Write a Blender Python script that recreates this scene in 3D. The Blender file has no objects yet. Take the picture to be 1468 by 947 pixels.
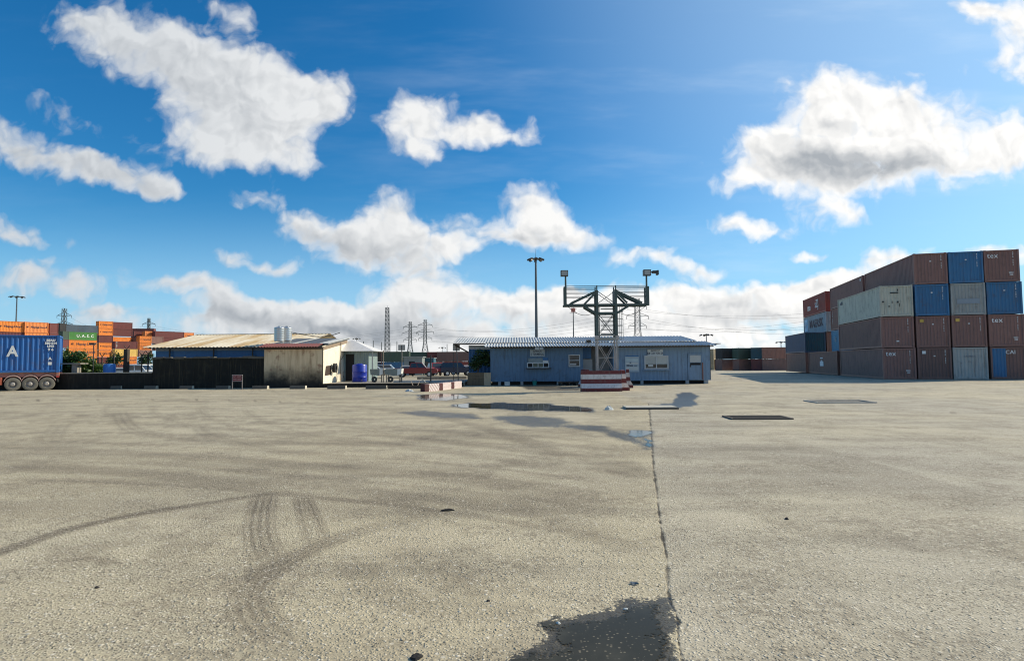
import bpy, bmesh, math, random
import numpy as np
from mathutils import Vector, Matrix

SC = bpy.context.scene
COL = SC.collection
R = math.radians
random.seed(7)
rng = np.random.default_rng(11)

# ------------------------------------------------------------------ camera
FPX, CX, CY, CAMH = 850.0, 734.0, 473.5, 1.72
PITCH, ROLL = math.atan(44.5 / 850), R(0.45)
F0 = Vector((0, math.cos(PITCH), math.sin(PITCH)))
U0 = Vector((0, -math.sin(PITCH), math.cos(PITCH)))
R0 = Vector((1, 0, 0))
CR = math.cos(ROLL) * R0 - math.sin(ROLL) * U0
CU = math.sin(ROLL) * R0 + math.cos(ROLL) * U0
CPOS = Vector((0, 0, CAMH))

def ray(px, py):
    return F0 + (px - CX) / FPX * CR - (py - CY) / FPX * CU

def at(px, py, Y):
    """world point seen at a photo pixel, at depth Y metres"""
    d = ray(px, py)
    return CPOS + d * (Y / d.y)

def gz(y):
    t = min(1, max(0, (y - 58) / 85.0))
    return -0.75 * t * t * (3 - 2 * t)

def gp(px, py):
    """ground point seen at a photo pixel"""
    d = ray(px, py)
    z = 0.0
    for _ in range(12):
        t = (z - CAMH) / d.z
        z = gz(d.y * t)
    p = CPOS + d * t
    return Vector((p.x, p.y, z))

def XZ(px, py, Y):
    p = at(px, py, Y)
    return p.x, p.z

cam_d = bpy.data.cameras.new("camera")
cam_d.sensor_width = 36
cam_d.sensor_fit = 'HORIZONTAL'
cam_d.lens = 36 * FPX / 1468
cam_d.clip_start = 0.05
cam_d.clip_end = 20000
cam = bpy.data.objects.new("camera", cam_d)
COL.objects.link(cam)
m3 = Matrix((CR, CU, -F0)).transposed()
cam.matrix_world = Matrix.Translation(CPOS) @ m3.to_4x4()
SC.camera = cam

# ------------------------------------------------------------------ node helpers
class NT:
    def __init__(s, tree):
        s.t = tree
    def n(s, typ, **kw):
        nd = s.t.nodes.new(typ)
        for k, v in kw.items():
            setattr(nd, k, v)
        return nd
    def link(s, a, b):
        s.t.links.new(a, b)
    def put(s, sock, v):
        if isinstance(v, bpy.types.NodeSocket):
            s.link(v, sock)
        else:
            if sock.type == 'RGBA' and hasattr(v, '__len__') and len(v) == 3:
                v = (*v, 1)
            sock.default_value = v
    def m(s, op, a, b=None, c=None, clamp=False):
        nd = s.n('ShaderNodeMath', operation=op, use_clamp=clamp)
        s.put(nd.inputs[0], a)
        if b is not None: s.put(nd.inputs[1], b)
        if c is not None: s.put(nd.inputs[2], c)
        return nd.outputs[0]
    def vm(s, op, a, b=None, scale=None):
        nd = s.n('ShaderNodeVectorMath', operation=op)
        s.put(nd.inputs[0], a)
        if b is not None: s.put(nd.inputs[1], b)
        if scale is not None: s.put(nd.inputs['Scale'], scale)
        return nd.outputs[0]
    def mix(s, f, a, b, blend='MIX'):
        nd = s.n('ShaderNodeMix', data_type='RGBA', blend_type=blend)
        s.put(nd.inputs[0], f); s.put(nd.inputs[6], a); s.put(nd.inputs[7], b)
        return nd.outputs[2]
    def ss(s, v, a, b, o0=0.0, o1=1.0):
        nd = s.n('ShaderNodeMapRange', interpolation_type='SMOOTHSTEP')
        s.put(nd.inputs[0], v); s.put(nd.inputs[1], a); s.put(nd.inputs[2], b)
        s.put(nd.inputs[3], o0); s.put(nd.inputs[4], o1)
        return nd.outputs[0]
    def noise(s, vec, scale, detail=4, rough=0.55, dim='3D', dist=0.0):
        nd = s.n('ShaderNodeTexNoise', noise_dimensions=dim)
        if vec is not None: s.put(nd.inputs['Vector'], vec)
        nd.inputs['Scale'].default_value = scale
        nd.inputs['Detail'].default_value = detail
        nd.inputs['Roughness'].default_value = rough
        nd.inputs['Distortion'].default_value = dist
        return nd.outputs[0]
    def mapping(s, vec, loc=(0, 0, 0), rot=(0, 0, 0), scale=(1, 1, 1), typ='POINT'):
        nd = s.n('ShaderNodeMapping', vector_type=typ)
        s.put(nd.inputs[0], vec)
        nd.inputs[1].default_value = loc
        nd.inputs[2].default_value = rot
        nd.inputs[3].default_value = scale
        return nd.outputs[0]

def new_mat(name):
    m = bpy.data.materials.new(name)
    m.use_nodes = True
    t = NT(m.node_tree)
    b = m.node_tree.nodes['Principled BSDF']
    return m, t, b

_MC = {}
def mat(name, col, rough=0.6, metal=0.0, var=0.18, scale=2.0, dirt=0.25, dirtcol=(0.09, 0.065, 0.045), streak=0.0,
        bump=0.0, bscale=30.0, spec=0.5, alpha=None):
    """painted / raw surface with uneven tone, dirt patches and vertical streaks (object space)"""
    if name in _MC: return _MC[name]
    m, t, b = new_mat(name)
    oi = t.n('ShaderNodeObjectInfo')
    tc = t.n('ShaderNodeTexCoord').outputs['Object']
    off = t.vm('SCALE', (13.1, 7.7, 3.3), scale=oi.outputs['Random'])
    co = t.vm('ADD', tc, off)
    n1 = t.noise(co, scale, 5, 0.6)
    f = t.m('MULTIPLY_ADD', n1, 2 * var, 1 - var)
    f = t.m('MULTIPLY', f, t.m('MULTIPLY_ADD', oi.outputs['Random'], 0.24, 0.88))
    base = t.mix(1.0, (*col, 1), t.n('ShaderNodeCombineColor').outputs[0], 'MULTIPLY')
    cc = [x for x in m.node_tree.nodes if x.bl_idname == 'ShaderNodeCombineColor'][-1]
    for i in range(3): t.put(cc.inputs[i], f)
    if dirt > 0:
        n2 = t.noise(t.mapping(co, loc=(4, 9, 2)), scale * 2.3, 7, 0.68)
        base = t.mix(t.m('MULTIPLY', t.ss(n2, 0.5, 0.72), dirt), base, (*dirtcol, 1))
    if streak > 0:
        n3 = t.noise(t.mapping(co, scale=(5, 5, 0.35)), 1.6, 5, 0.6)
        base = t.mix(t.m('MULTIPLY', t.ss(n3, 0.5, 0.72), streak), base, (*dirtcol, 1))
    t.put(b.inputs['Base Color'], base)
    b.inputs['Metallic'].default_value = metal
    b.inputs['Specular IOR Level'].default_value = spec
    t.put(b.inputs['Roughness'], t.m('MULTIPLY_ADD', n1, 0.25, rough - 0.12, clamp=True))
    if bump > 0:
        bn = t.n('ShaderNodeBump')
        bn.inputs['Strength'].default_value = bump
        bn.inputs['Distance'].default_value = 0.02
        t.put(bn.inputs['Height'], t.noise(co, bscale, 4, 0.6))
        t.put(b.inputs['Normal'], bn.outputs[0])
    _MC[name] = m
    return m

# ------------------------------------------------------------------ mesh helpers
class MB:
    def __init__(s):
        s.v, s.f, s.k = [], [], []
    def add(s, vs, fs, k=0):
        o = len(s.v)
        s.v += [tuple(x) for x in vs]
        s.f += [tuple(i + o for i in q) for q in fs]
        s.k += [k] * len(fs)
        return s
    def box(s, c, d, rz=0.0, k=0, taper=1.0):
        hx, hy, hz = d[0] / 2, d[1] / 2, d[2] / 2
        ca, sa = math.cos(rz), math.sin(rz)
        vs = []
        for z, tp in ((-hz, 1.0), (hz, taper)):
            for x, y in ((-hx, -hy), (hx, -hy), (hx, hy), (-hx, hy)):
                x *= tp; y *= tp
                vs.append((c[0] + x * ca - y * sa, c[1] + x * sa + y * ca, c[2] + z))
        return s.add(vs, [(0, 3, 2, 1), (4, 5, 6, 7), (0, 1, 5, 4), (1, 2, 6, 5), (2, 3, 7, 6), (3, 0, 4, 7)], k)
    def b2(s, a, b, k=0):
        return s.box([(a[i] + b[i]) / 2 for i in range(3)], [abs(b[i] - a[i]) for i in range(3)], 0, k)
    def bar(s, p, q, w, h=None, k=0):
        h = h or w
        p, q = Vector(p), Vector(q)
        d = (q - p).normalized()
        up = Vector((0, 0, 1)) if abs(d.z) < 0.95 else Vector((0, 1, 0))
        a = d.cross(up).normalized() * (w / 2)
        b = a.cross(d).normalized() * (h / 2)
        vs = [p - a - b, p + a - b, p + a + b, p - a + b, q - a - b, q + a - b, q + a + b, q - a + b]
        return s.add(vs, [(0, 3, 2, 1), (4, 5, 6, 7), (0, 1, 5, 4), (1, 2, 6, 5), (2, 3, 7, 6), (3, 0, 4, 7)], k)
    def tube(s, p, q, r, r2=None, n=10, k=0):
        r2 = r if r2 is None else r2
        p, q = Vector(p), Vector(q)
        d = (q - p).normalized()
        up = Vector((0, 0, 1)) if abs(d.z) < 0.95 else Vector((0, 1, 0))
        a = d.cross(up).normalized(); b = a.cross(d)
        vs = []
        for c, rr in ((p, r), (q, r2)):
            for i in range(n):
                t = 2 * math.pi * i / n
                vs.append(c + a * (rr * math.cos(t)) + b * (rr * math.sin(t)))
        fs = [(i, (i + 1) % n, n + (i + 1) % n, n + i) for i in range(n)]
        fs += [tuple(range(n - 1, -1, -1)), tuple(range(n, 2 * n))]
        return s.add(vs, fs, k)
    def path(s, pts, r, n=6, k=0):
        for a, b in zip(pts[:-1], pts[1:]): s.tube(a, b, r, r, n, k)
        return s
    def lathe(s, prof, n=24, c=(0, 0, 0), axis='z', k=0):
        """prof: (radius, height) list"""
        vs = []
        for r, h in prof:
            for i in range(n):
                t = 2 * math.pi * i / n
                a, b = r * math.cos(t), r * math.sin(t)
                p = (a, b, h) if axis == 'z' else ((a, h, b) if axis == 'y' else (h, a, b))
                vs.append((c[0] + p[0], c[1] + p[1], c[2] + p[2]))
        fs = []
        for j in range(len(prof) - 1):
            for i in range(n):
                fs.append((j * n + i, j * n + (i + 1) % n, (j + 1) * n + (i + 1) % n, (j + 1) * n + i))
        return s.add(vs, fs, k)
    def prism(s, poly, y0, y1, k=0, axis='y'):
        """extrude an (a, z) outline along an axis"""
        n = len(poly)
        g = (lambda a, z, y: (a, y, z)) if axis == 'y' else (lambda a, z, y: (y, a, z))
        vs = [g(a, z, y0) for a, z in poly] + [g(a, z, y1) for a, z in poly]
        fs = [(i, (i + 1) % n, n + (i + 1) % n, n + i) for i in range(n)]
        fs += [tuple(range(n - 1, -1, -1)), tuple(range(n, 2 * n))]
        return s.add(vs, fs, k)
    def quad(s, a, b, c, d, k=0):
        return s.add([a, b, c, d], [(0, 1, 2, 3)], k)
    def mesh(s, name, mats=(), smooth=False, fix=True):
        me = bpy.data.meshes.new(name)
        me.from_pydata(s.v, [], s.f)
        for m in (mats if isinstance(mats, (list, tuple)) else [mats]):
            me.materials.append(m)
        if any(s.k): me.polygons.foreach_set('material_index', s.k)
        if fix:
            bm = bmesh.new(); bm.from_mesh(me)
            bmesh.ops.recalc_face_normals(bm, faces=bm.faces)
            bm.to_mesh(me); bm.free()
        if smooth:
            me.polygons.foreach_set('use_smooth', [True] * len(me.polygons))
            me.set_sharp_from_angle(angle=R(38))
        me.update()
        return me
    def build(s, name, mats=(), parent=None, smooth=False, fix=True, loc=None):
        o = bpy.data.objects.new(name, s.mesh(name, mats, smooth, fix))
        COL.objects.link(o)
        if parent is not None: o.parent = parent
        if loc is not None: o.location = loc
        return o

def tag(o, label=None, cat=None, group=None, kind=None):
    if label: o['label'] = label
    if cat: o['category'] = cat
    if group: o['group'] = group
    if kind: o['kind'] = kind
    return o

def thing(name, loc, rz, label, cat, group=None):
    o = bpy.data.objects.new(name, None)
    COL.objects.link(o)
    o.empty_display_size = 0.3
    o.location = loc
    o.rotation_euler = (0, 0, rz)
    return tag(o, label, cat, group)

def kids(o):
    return [c for c in bpy.data.objects if c.parent == o]

def copy_tree(o, parent=None):
    c = o.copy()
    COL.objects.link(c)
    if parent is not None: c.parent = parent
    for ch in kids(o): copy_tree(ch, c)
    return c

def inst(name, mesh, m, parent):
    o = bpy.data.objects.new(name, mesh)
    COL.objects.link(o)
    o.parent = parent
    if m is not None:
        if not mesh.materials: mesh.materials.append(None)
        o.material_slots[0].link = 'OBJECT'
        o.material_slots[0].material = m
    return o

_TXT = {}
def text_mesh(s, size, depth=0.004, align='CENTER', bold=0.0, space=1.0):
    key = (s, size, align, bold, space)
    if key in _TXT: return _TXT[key]
    cu = bpy.data.curves.new('lettering', 'FONT')
    cu.body = s; cu.size = size; cu.extrude = depth; cu.offset = bold
    cu.align_x = align; cu.align_y = 'CENTER'; cu.resolution_u = 2; cu.space_character = space
    tmp = bpy.data.objects.new('tmp_text', cu)
    COL.objects.link(tmp)
    bpy.context.view_layer.update()
    me = bpy.data.meshes.new_from_object(tmp.evaluated_get(bpy.context.evaluated_depsgraph_get()))
    me.name = 'lettering'
    bpy.data.objects.remove(tmp)
    bpy.data.curves.remove(cu)
    _TXT[key] = me
    return me

def text(s, size, m, parent, loc, rot=(R(90), 0, 0), name='lettering', align='CENTER', bold=0.0, space=1.0, depth=0.004, sx=1.0):
    o = inst(name, text_mesh(s, size, depth, align, bold, space), m, parent)
    o.location = loc
    o.rotation_euler = rot
    o.scale.x = sx
    return o
# ------------------------------------------------------------------ sun, sky, clouds
SUN_AZ, SUN_EL = 70.0, 33.0      # azimuth clockwise from +Y (view direction), elevation
sd = Vector((math.sin(R(SUN_AZ)) * math.cos(R(SUN_EL)), math.cos(R(SUN_AZ)) * math.cos(R(SUN_EL)), math.sin(R(SUN_EL))))
sl = bpy.data.lights.new('sun', 'SUN')
sl.energy = 4.55
sl.angle = R(0.53)
sl.color = (1.0, 0.895, 0.70)
so = bpy.data.objects.new('sun', sl)
COL.objects.link(so)
so.rotation_euler = (-sd).to_track_quat('-Z', 'Y').to_euler()
so.location = (60, 20, 60)

W = bpy.data.worlds.new("World")
SC.world = W
W.use_nodes = True
wt = NT(W.node_tree)
bg = W.node_tree.nodes['Background']
sky = wt.n('ShaderNodeTexSky', sky_type='NISHITA')
sky.sun_disc = False
sky.sun_elevation = R(SUN_EL)
sky.sun_rotation = R(SUN_AZ)
sky.altitude = 0
sky.air_density = 1.0
sky.dust_density = 0.7
sky.ozone_density = 1.5
gen = wt.n('ShaderNodeTexCoord').outputs['Generated']
sp = wt.n('ShaderNodeSeparateXYZ'); wt.put(sp.inputs[0], gen)
dy = wt.m('MAXIMUM', wt.m('ABSOLUTE', sp.outputs[1]), 0.02)
# bearing / height tangents of the sky direction, in hundreds of photo-sized units (pure direction space, so it is the same from anywhere)
K = FPX / 100.0
uu = wt.m('MULTIPLY', wt.m('DIVIDE', sp.outputs[0], dy), K)
vv = wt.m('MULTIPLY', wt.m('DIVIDE', sp.outputs[2], dy), K)
cx_ = wt.n('ShaderNodeCombineXYZ'); wt.put(cx_.inputs[0], uu); wt.put(cx_.inputs[1], vv)
pos = cx_.outputs[0]
# fluffy domain warp
nz = wt.n('ShaderNodeTexNoise'); nz.inputs['Scale'].default_value = 1.5; nz.inputs['Detail'].default_value = 4; nz.inputs['Roughness'].default_value = 0.5
wt.put(nz.inputs['Vector'], pos)
wv = wt.vm('SCALE', wt.vm('SUBTRACT', nz.outputs['Color'], (0.5, 0.5, 0.5)), scale=0.6)
wv = wt.vm('MULTIPLY', wv, (1, 1, 0))
wp = wt.vm('ADD', pos, wv)

def sky_uv(px, py):
    d = ray(px, py)
    return d.x / d.y * K, d.z / d.y * K

BLOBS = [  # cx cy rx ry rot amp (photo pixels -> sky directions)
 # big cloud, upper left
 (125,40,62,46,0,.9),(200,62,90,46,-10,1),(290,90,100,62,-20,1),(335,150,110,70,-15,1),(415,130,85,52,-10,1),(455,150,42,40,0,.9),
 (290,185,85,50,0,.8),(395,205,62,42,-30,.9),(330,222,62,30,0,.7),(430,228,26,20,0,.6),(345,28,40,22,-30,.45),(318,10,40,14,-20,.4),
 # left streaks
 (10,200,70,34,-15,.9),(95,238,90,26,-8,.95),(175,252,80,26,-14,.95),(232,268,36,18,-10,.8),(95,165,56,20,-28,.6),
 # small centre
 (588,163,44,34,0,.8),(645,172,74,28,-14,.85),(695,194,44,22,-12,.8),(588,205,42,24,-30,.8),(612,218,26,16,0,.6),(640,195,60,16,-10,.45),(760,188,15,18,20,.75),(735,202,22,6,0,.4),
 (368,280,46,16,0,.85),
 # centre cumulus pair
 (428,315,38,23,0,.95),(490,338,66,30,0,1),(558,305,38,34,0,1),(598,330,60,32,-15,1),(660,352,40,15,-8,.8),(545,360,90,30,-5,.9),(600,385,56,24,0,.8),
 (685,318,36,24,0,.85),(762,302,50,34,0,1),(800,322,58,32,-8,1),(848,342,30,18,-10,.8),(745,342,78,18,0,.9),
 (330,374,42,16,-8,.8),(400,380,34,14,10,.7),(372,384,30,8,0,.5),
 (20,332,48,20,0,.85),(35,396,62,28,0,.9),(110,408,44,22,0,.85),(75,345,60,8,0,.3),
 (1050,322,46,18,-5,.9),(1095,332,48,12,0,.75),(888,371,30,12,0,.9),(942,374,34,15,0,.9),(1004,385,38,15,5,.9),
 # big cloud, right
 (1180,140,60,44,0,1),(1245,150,85,46,0,1),(1325,165,72,42,0,1),(1405,215,86,46,0,1),(1105,215,82,48,15,1),(1200,225,130,48,0,1.1),
 (1290,232,105,46,0,1.1),(1175,280,76,42,-15,1),(1208,305,34,14,-15,.8),(1450,200,50,40,0,1),(1060,260,40,22,20,.75),(1320,102,26,8,0,.4),(1385,105,32,14,20,.45),
 (1455,22,72,34,0,1.1),(1468,88,42,40,0,1),(1395,12,42,14,-12,.8),
 (1162,363,24,9,0,.8),(1190,366,20,7,0,.55),(1292,368,62,15,0,1),(1440,362,60,12,0,1),(1220,396,46,14,12,1),
 # cumulus row above the horizon
 (235,404,80,18,-6,.85),(330,430,90,22,-10,.9),(395,448,95,22,-8,.9),(470,448,60,20,0,.85),(320,462,150,22,0,.75),(130,448,42,16,0,.8),(170,452,40,12,0,.6),
 (565,425,48,24,0,1),(630,418,52,26,0,1),(690,432,60,26,0,1),(762,436,60,24,0,1),(832,440,56,26,0,1),(885,428,40,24,0,1),(790,424,40,16,0,.8),
 (520,455,90,24,0,.9),(985,432,58,28,0,1),(945,438,50,26,0,1),(1060,430,62,26,0,1),(1110,436,56,24,0,1),(1150,426,50,22,0,1),(1185,412,50,20,0,1),
 (700,486,330,44,0,.85),(1020,488,260,44,0,.9),(420,492,280,34,0,.7),(600,470,60,20,0,.4),(860,466,50,22,0,.4),(1010,462,60,22,0,.4),(1300,420,170,40,0,.9),(60,470,120,18,0,.5),
]
GREYS = [  # shaded undersides and thick middles
 (235,105,110,40,-15,.5),(310,150,80,40,0,.45),(400,185,60,30,0,.35),(90,228,90,18,-8,.5),(180,262,70,12,-10,.4),(40,215,50,20,0,.5),
 (480,352,80,24,-10,1),(550,378,80,26,0,.9),(610,395,50,16,0,.6),(590,345,50,16,0,.5),(740,338,62,17,0,.85),(800,345,40,10,0,.5),(430,332,30,10,0,.5),
 (1150,232,88,26,-6,1.15),(1235,232,90,26,0,1.15),(1310,238,60,20,0,.9),(1200,258,80,18,0,.8),(1410,240,44,16,0,.6),(1190,178,26,8,0,.6),(1300,152,24,8,0,.5),(1460,45,24,14,0,.3),
 (310,445,120,14,-6,.9),(240,415,60,10,0,.7),(400,462,120,14,-4,.9),(480,474,90,12,0,.8),(600,452,70,12,0,.8),(560,470,90,12,0,.9),(700,452,50,10,0,.7),(760,468,90,12,0,.9),(850,462,50,10,0,.7),
 (640,482,160,8,0,.7),(990,462,70,10,0,.7),(1045,436,34,12,0,1),(1060,462,60,12,0,.9),(1115,450,40,10,0,.7),(1130,472,60,8,0,.6),(1000,446,30,8,0,.5),(60,408,50,10,0,.6),(20,340,30,8,0,.4),(1000,392,30,6,0,.35),(945,382,24,6,0,.35),
]
def blob_sum(vec, blobs, grow):
    acc = None
    for (px, py, rx, ry, rot, amp) in blobs:
        u, v = sky_uv(px, py)
        mp = wt.mapping(vec, loc=(u, v, 0), rot=(0, 0, R(rot)), scale=(rx * grow / 100, ry * grow / 100, 1), typ='TEXTURE')
        g = wt.n('ShaderNodeTexGradient', gradient_type='SPHERICAL')
        wt.put(g.inputs[0], mp)
        acc = wt.m('MULTIPLY', g.outputs['Fac'], amp) if acc is None else wt.m('MULTIPLY_ADD', g.outputs['Fac'], amp, acc)
    return acc
S = blob_sum(wp, BLOBS, 1.45)
S = wt.m('MINIMUM', S, 1.3)
G = blob_sum(wp, GREYS, 1.6)
def puffs(vec):
    """rounded heads of cumulus: inverted cell distance at two sizes"""
    v1 = wt.n('ShaderNodeTexVoronoi', feature='F1'); v1.inputs['Scale'].default_value = 3.1
    wt.put(v1.inputs['Vector'], vec)
    v2 = wt.n('ShaderNodeTexVoronoi', feature='F1'); v2.inputs['Scale'].default_value = 8.0
    wt.put(v2.inputs['Vector'], vec)
    a = wt.m('MULTIPLY_ADD', v1.outputs['Distance'], -0.62, 0.30)
    return wt.m('MULTIPLY_ADD', v2.outputs['Distance'], -0.30, a)
pA = puffs(wp)
pB = puffs(wt.vm('ADD', wp, (0.07, 0.085, 0.0)))
nA = wt.noise(wp, 2.0, 8, 0.58)
nW = wt.noise(wt.mapping(wp, scale=(1.0, 1.4, 1)), 0.8, 5, 0.6)
dens = wt.m('ADD', S, wt.m('MULTIPLY', wt.m('SUBTRACT', nA, 0.5), 1.35))
dens = wt.m('ADD', dens, wt.m('MULTIPLY', wt.m('SUBTRACT', nW, 0.5), 0.55))
dens = wt.m('ADD', dens, wt.m('MULTIPLY', pA, 0.75))
alpha = wt.ss(dens, 0.10, 1.0)
alpha = wt.m('POWER', alpha, 0.8)
alpha = wt.m('MULTIPLY', alpha, wt.ss(S, 0.01, 0.3))
emb = wt.m('SUBTRACT', pA, pB)
gfac = wt.m('ADD', wt.m('MULTIPLY', G, 0.80), wt.m('MULTIPLY', wt.m('SUBTRACT', nW, 0.44), 1.5))
gfac = wt.m('ADD', gfac, wt.m('MULTIPLY', wt.m('SUBTRACT', nA, 0.5), -0.7))
gfac = wt.m('MULTIPLY', gfac, wt.ss(dens, 0.4, 1.1))
gfac = wt.m('MULTIPLY', wt.m('MAXIMUM', gfac, 0.0), 0.62)
gfac = wt.m('ADD', gfac, wt.m('MULTIPLY', emb, -0.58))
gfac = wt.m('ADD', gfac, wt.ss(alpha, 0.75, 0.2, 0.0, 0.12))
gfac = wt.m('MINIMUM', wt.m('MAXIMUM', gfac, 0.0), 0.95)
cloud_lit = (8.9, 8.8, 8.6, 1)
cloud_sh = (3.3, 3.6, 3.95, 1)
ccol = wt.mix(gfac, cloud_lit, cloud_sh)
# clouds nearer the sun are whiter
cm = wt.n('ShaderNodeCombineColor')
for i, lo in enumerate((0.62, 0.665, 0.72)): wt.put(cm.inputs[i], wt.ss(uu, -8.5, 3.5, lo, 1.0))
ccol = wt.mix(1.0, ccol, cm.outputs[0], 'MULTIPLY')
# clear sky: a clean tropical azure, paler towards the sun and towards the horizon, with faint high veils
hs = wt.n('ShaderNodeHueSaturation'); hs.inputs['Hue'].default_value = 0.486; hs.inputs['Saturation'].default_value = 1.42; hs.inputs['Value'].default_value = 1.0
wt.put(hs.inputs['Color'], sky.outputs[0])
blue = wt.mix(1.0, hs.outputs[0], (0.45, 0.86, 1.13, 1), 'MULTIPLY')
nrm = wt.vm('NORMALIZE', gen)
dt = wt.n('ShaderNodeVectorMath', operation='DOT_PRODUCT'); wt.put(dt.inputs[0], nrm); wt.put(dt.inputs[1], tuple(sd))
glow = wt.ss(dt.outputs['Value'], 0.42, 1.0, 0.0, 0.46)
blue = wt.mix(glow, blue, (6.0, 7.8, 9.3, 1))
low = wt.ss(vv, 0.0, 2.6, 0.7, 0.0)
blue = wt.mix(low, blue, (3.8, 6.3, 8.8, 1))
veil = wt.ss(wt.noise(wt.mapping(pos, rot=(0, 0, 0.35), scale=(0.16, 0.8, 1)), 1.2, 5, 0.6), 0.46, 0.85, 0.0, 0.35)
veil = wt.m('MULTIPLY', veil, wt.ss(uu, -4.0, 4.0, 0.15, 1.0))
blue = wt.mix(veil, blue, (7.4, 8.3, 9.2, 1))
final = wt.mix(alpha, blue, ccol)
wt.put(bg.inputs['Color'], final)
bg.inputs['Strength'].default_value = 0.1
W.cycles.sampling_method = 'MANUAL'
W.cycles.sample_map_resolution = 512
# ------------------------------------------------------------------ the yard: one sheet out to the horizon
def vn(x, y, seed=0):
    """value noise on numpy arrays"""
    xi, yi = np.floor(x).astype(np.int64), np.floor(y).astype(np.int64)
    fx, fy = x - xi, y - yi
    fx, fy = fx * fx * (3 - 2 * fx), fy * fy * (3 - 2 * fy)
    def h(a, b):
        n = (a * 374761393 + b * 668265263 + seed * 974711) & 0x7fffffff
        n = ((n ^ (n >> 13)) * 1274126177) & 0x7fffffff
        return ((n ^ (n >> 16)) & 0xffff) / 65535.0
    return (h(xi, yi) * (1 - fx) + h(xi + 1, yi) * fx) * (1 - fy) + (h(xi, yi + 1) * (1 - fx) + h(xi + 1, yi + 1) * fx) * fy

def fbm(x, y, seed=0, o=4):
    r, a, t = 0, 1.0, 0
    for i in range(o):
        r = r + a * vn(x * 2 ** i, y * 2 ** i, seed + i); t += a; a *= 0.55
    return r / t

def sstep(a, b, v):
    t = np.clip((v - a) / (b - a), 0, 1)
    return t * t * (3 - 2 * t)

def gpl(pts):
    return np.array([(gp(*p).x, gp(*p).y) for p in pts])

def smooth_line(P, n=14):
    out = []
    Q = np.vstack([2 * P[0] - P[1], P, 2 * P[-1] - P[-2]])
    for i in range(1, len(Q) - 2):
        for t in np.linspace(0, 1, n, endpoint=False):
            out.append(0.5 * ((2 * Q[i]) + (-Q[i-1] + Q[i+1]) * t + (2*Q[i-1] - 5*Q[i] + 4*Q[i+1] - Q[i+2]) * t*t + (-Q[i-1] + 3*Q[i] - 3*Q[i+1] + Q[i+2]) * t**3))
    out.append(P[-1])
    return np.array(out)

def line_dist(X, Y, P, reach):
    """distance and signed offset to a polyline, and how far along it the nearest point lies (0-1)"""
    best = np.full(X.shape, 1e9); sgn = np.zeros(X.shape); along = np.zeros(X.shape)
    lo, hi = P.min(0) - reach, P.max(0) + reach
    sel = (X > lo[0]) & (X < hi[0]) & (Y > lo[1]) & (Y < hi[1])
    x, y = X[sel], Y[sel]
    b, s, al = best[sel], sgn[sel], along[sel]
    L = np.concatenate([[0], np.cumsum(np.hypot(*(P[1:] - P[:-1]).T))])
    for i in range(len(P) - 1):
        a, d = P[i], P[i+1] - P[i]
        l2 = (d ** 2).sum() + 1e-12
        t = np.clip(((x - a[0]) * d[0] + (y - a[1]) * d[1]) / l2, 0, 1)
        ex, ey = x - a[0] - t * d[0], y - a[1] - t * d[1]
        dd = np.hypot(ex, ey)
        u = dd < b
        b = np.where(u, dd, b); s = np.where(u, np.sign(d[0] * ey - d[1] * ex), s); al = np.where(u, (L[i] + t * (L[i+1] - L[i])) / L[-1], al)
    best[sel], sgn[sel], along[sel] = b, s, al
    return best, sgn, along

def poly_sd(X, Y, P):
    """signed distance to a closed outline, positive inside"""
    d, _, _ = line_dist(X, Y, np.vstack([P, P[:1]]), 2.0)
    ins = np.zeros(X.shape, bool)
    j = len(P) - 1
    for i in range(len(P)):
        c = ((P[i, 1] > Y) != (P[j, 1] > Y))
        with np.errstate(divide='ignore', invalid='ignore'):
            xx = (P[j, 0] - P[i, 0]) * (Y - P[i, 1]) / (P[j, 1] - P[i, 1] + 1e-12) + P[i, 0]
        ins ^= c & (X < xx); j = i
    return np.where(ins, d, -d)

SEAM = smooth_line(gpl([(930, 578), (932, 600), (935, 640), (937, 670), (941, 700), (944, 730), (949, 765), (956, 800), (957, 835), (961, 862), (971, 885), (972, 915), (980, 960), (986, 1040)]))
WETS_AND_SHADE = [  # outline, water-rim offset (m), dampness; the last outline is a painted cast shadow
 (gpl([(700, 965), (735, 938), (768, 915), (772, 897), (800, 884), (838, 874), (872, 870), (890, 861), (925, 856), (955, 852), (972, 853), (971, 885), (974, 915), (978, 950), (985, 1080), (600, 1080), (640, 1010)]), 0.10),
 (gpl([(640, 582), (668, 578), (720, 577), (790, 579), (836, 583), (860, 587), (850, 591), (800, 589), (740, 588), (690, 586)]), 0.18),
 (gpl([(598, 567), (625, 564), (664, 565), (672, 570), (640, 574), (600, 573)]), 0.10),
 (gpl([(896, 622), (906, 617), (933, 616), (937, 640), (928, 644), (920, 631)]), 0.06),
 (gpl([(700, 600), (718, 595), (760, 596), (800, 599), (818, 604), (800, 612), (765, 613), (735, 606)]), 9),
 (gpl([(966, 573), (972, 568), (968, 565), (980, 562), (992, 563), (1003, 567), (998, 571), (994, 575), (1000, 579), (990, 583), (970, 584), (945, 582), (930, 583), (950, 579), (968, 577)]), 8),
 (gpl([(800, 606), (860, 610), (905, 620), (930, 640), (900, 633), (850, 618), (810, 613)]), 9),
 (gpl([(560, 590), (610, 588), (680, 594), (690, 600), (620, 598)]), 9),
 (gpl([(740, 553), (790, 552), (836, 556), (830, 560), (760, 559)]), 9),  # cast shadow of gantry and barrier, painted into the ground colour
]
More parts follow.
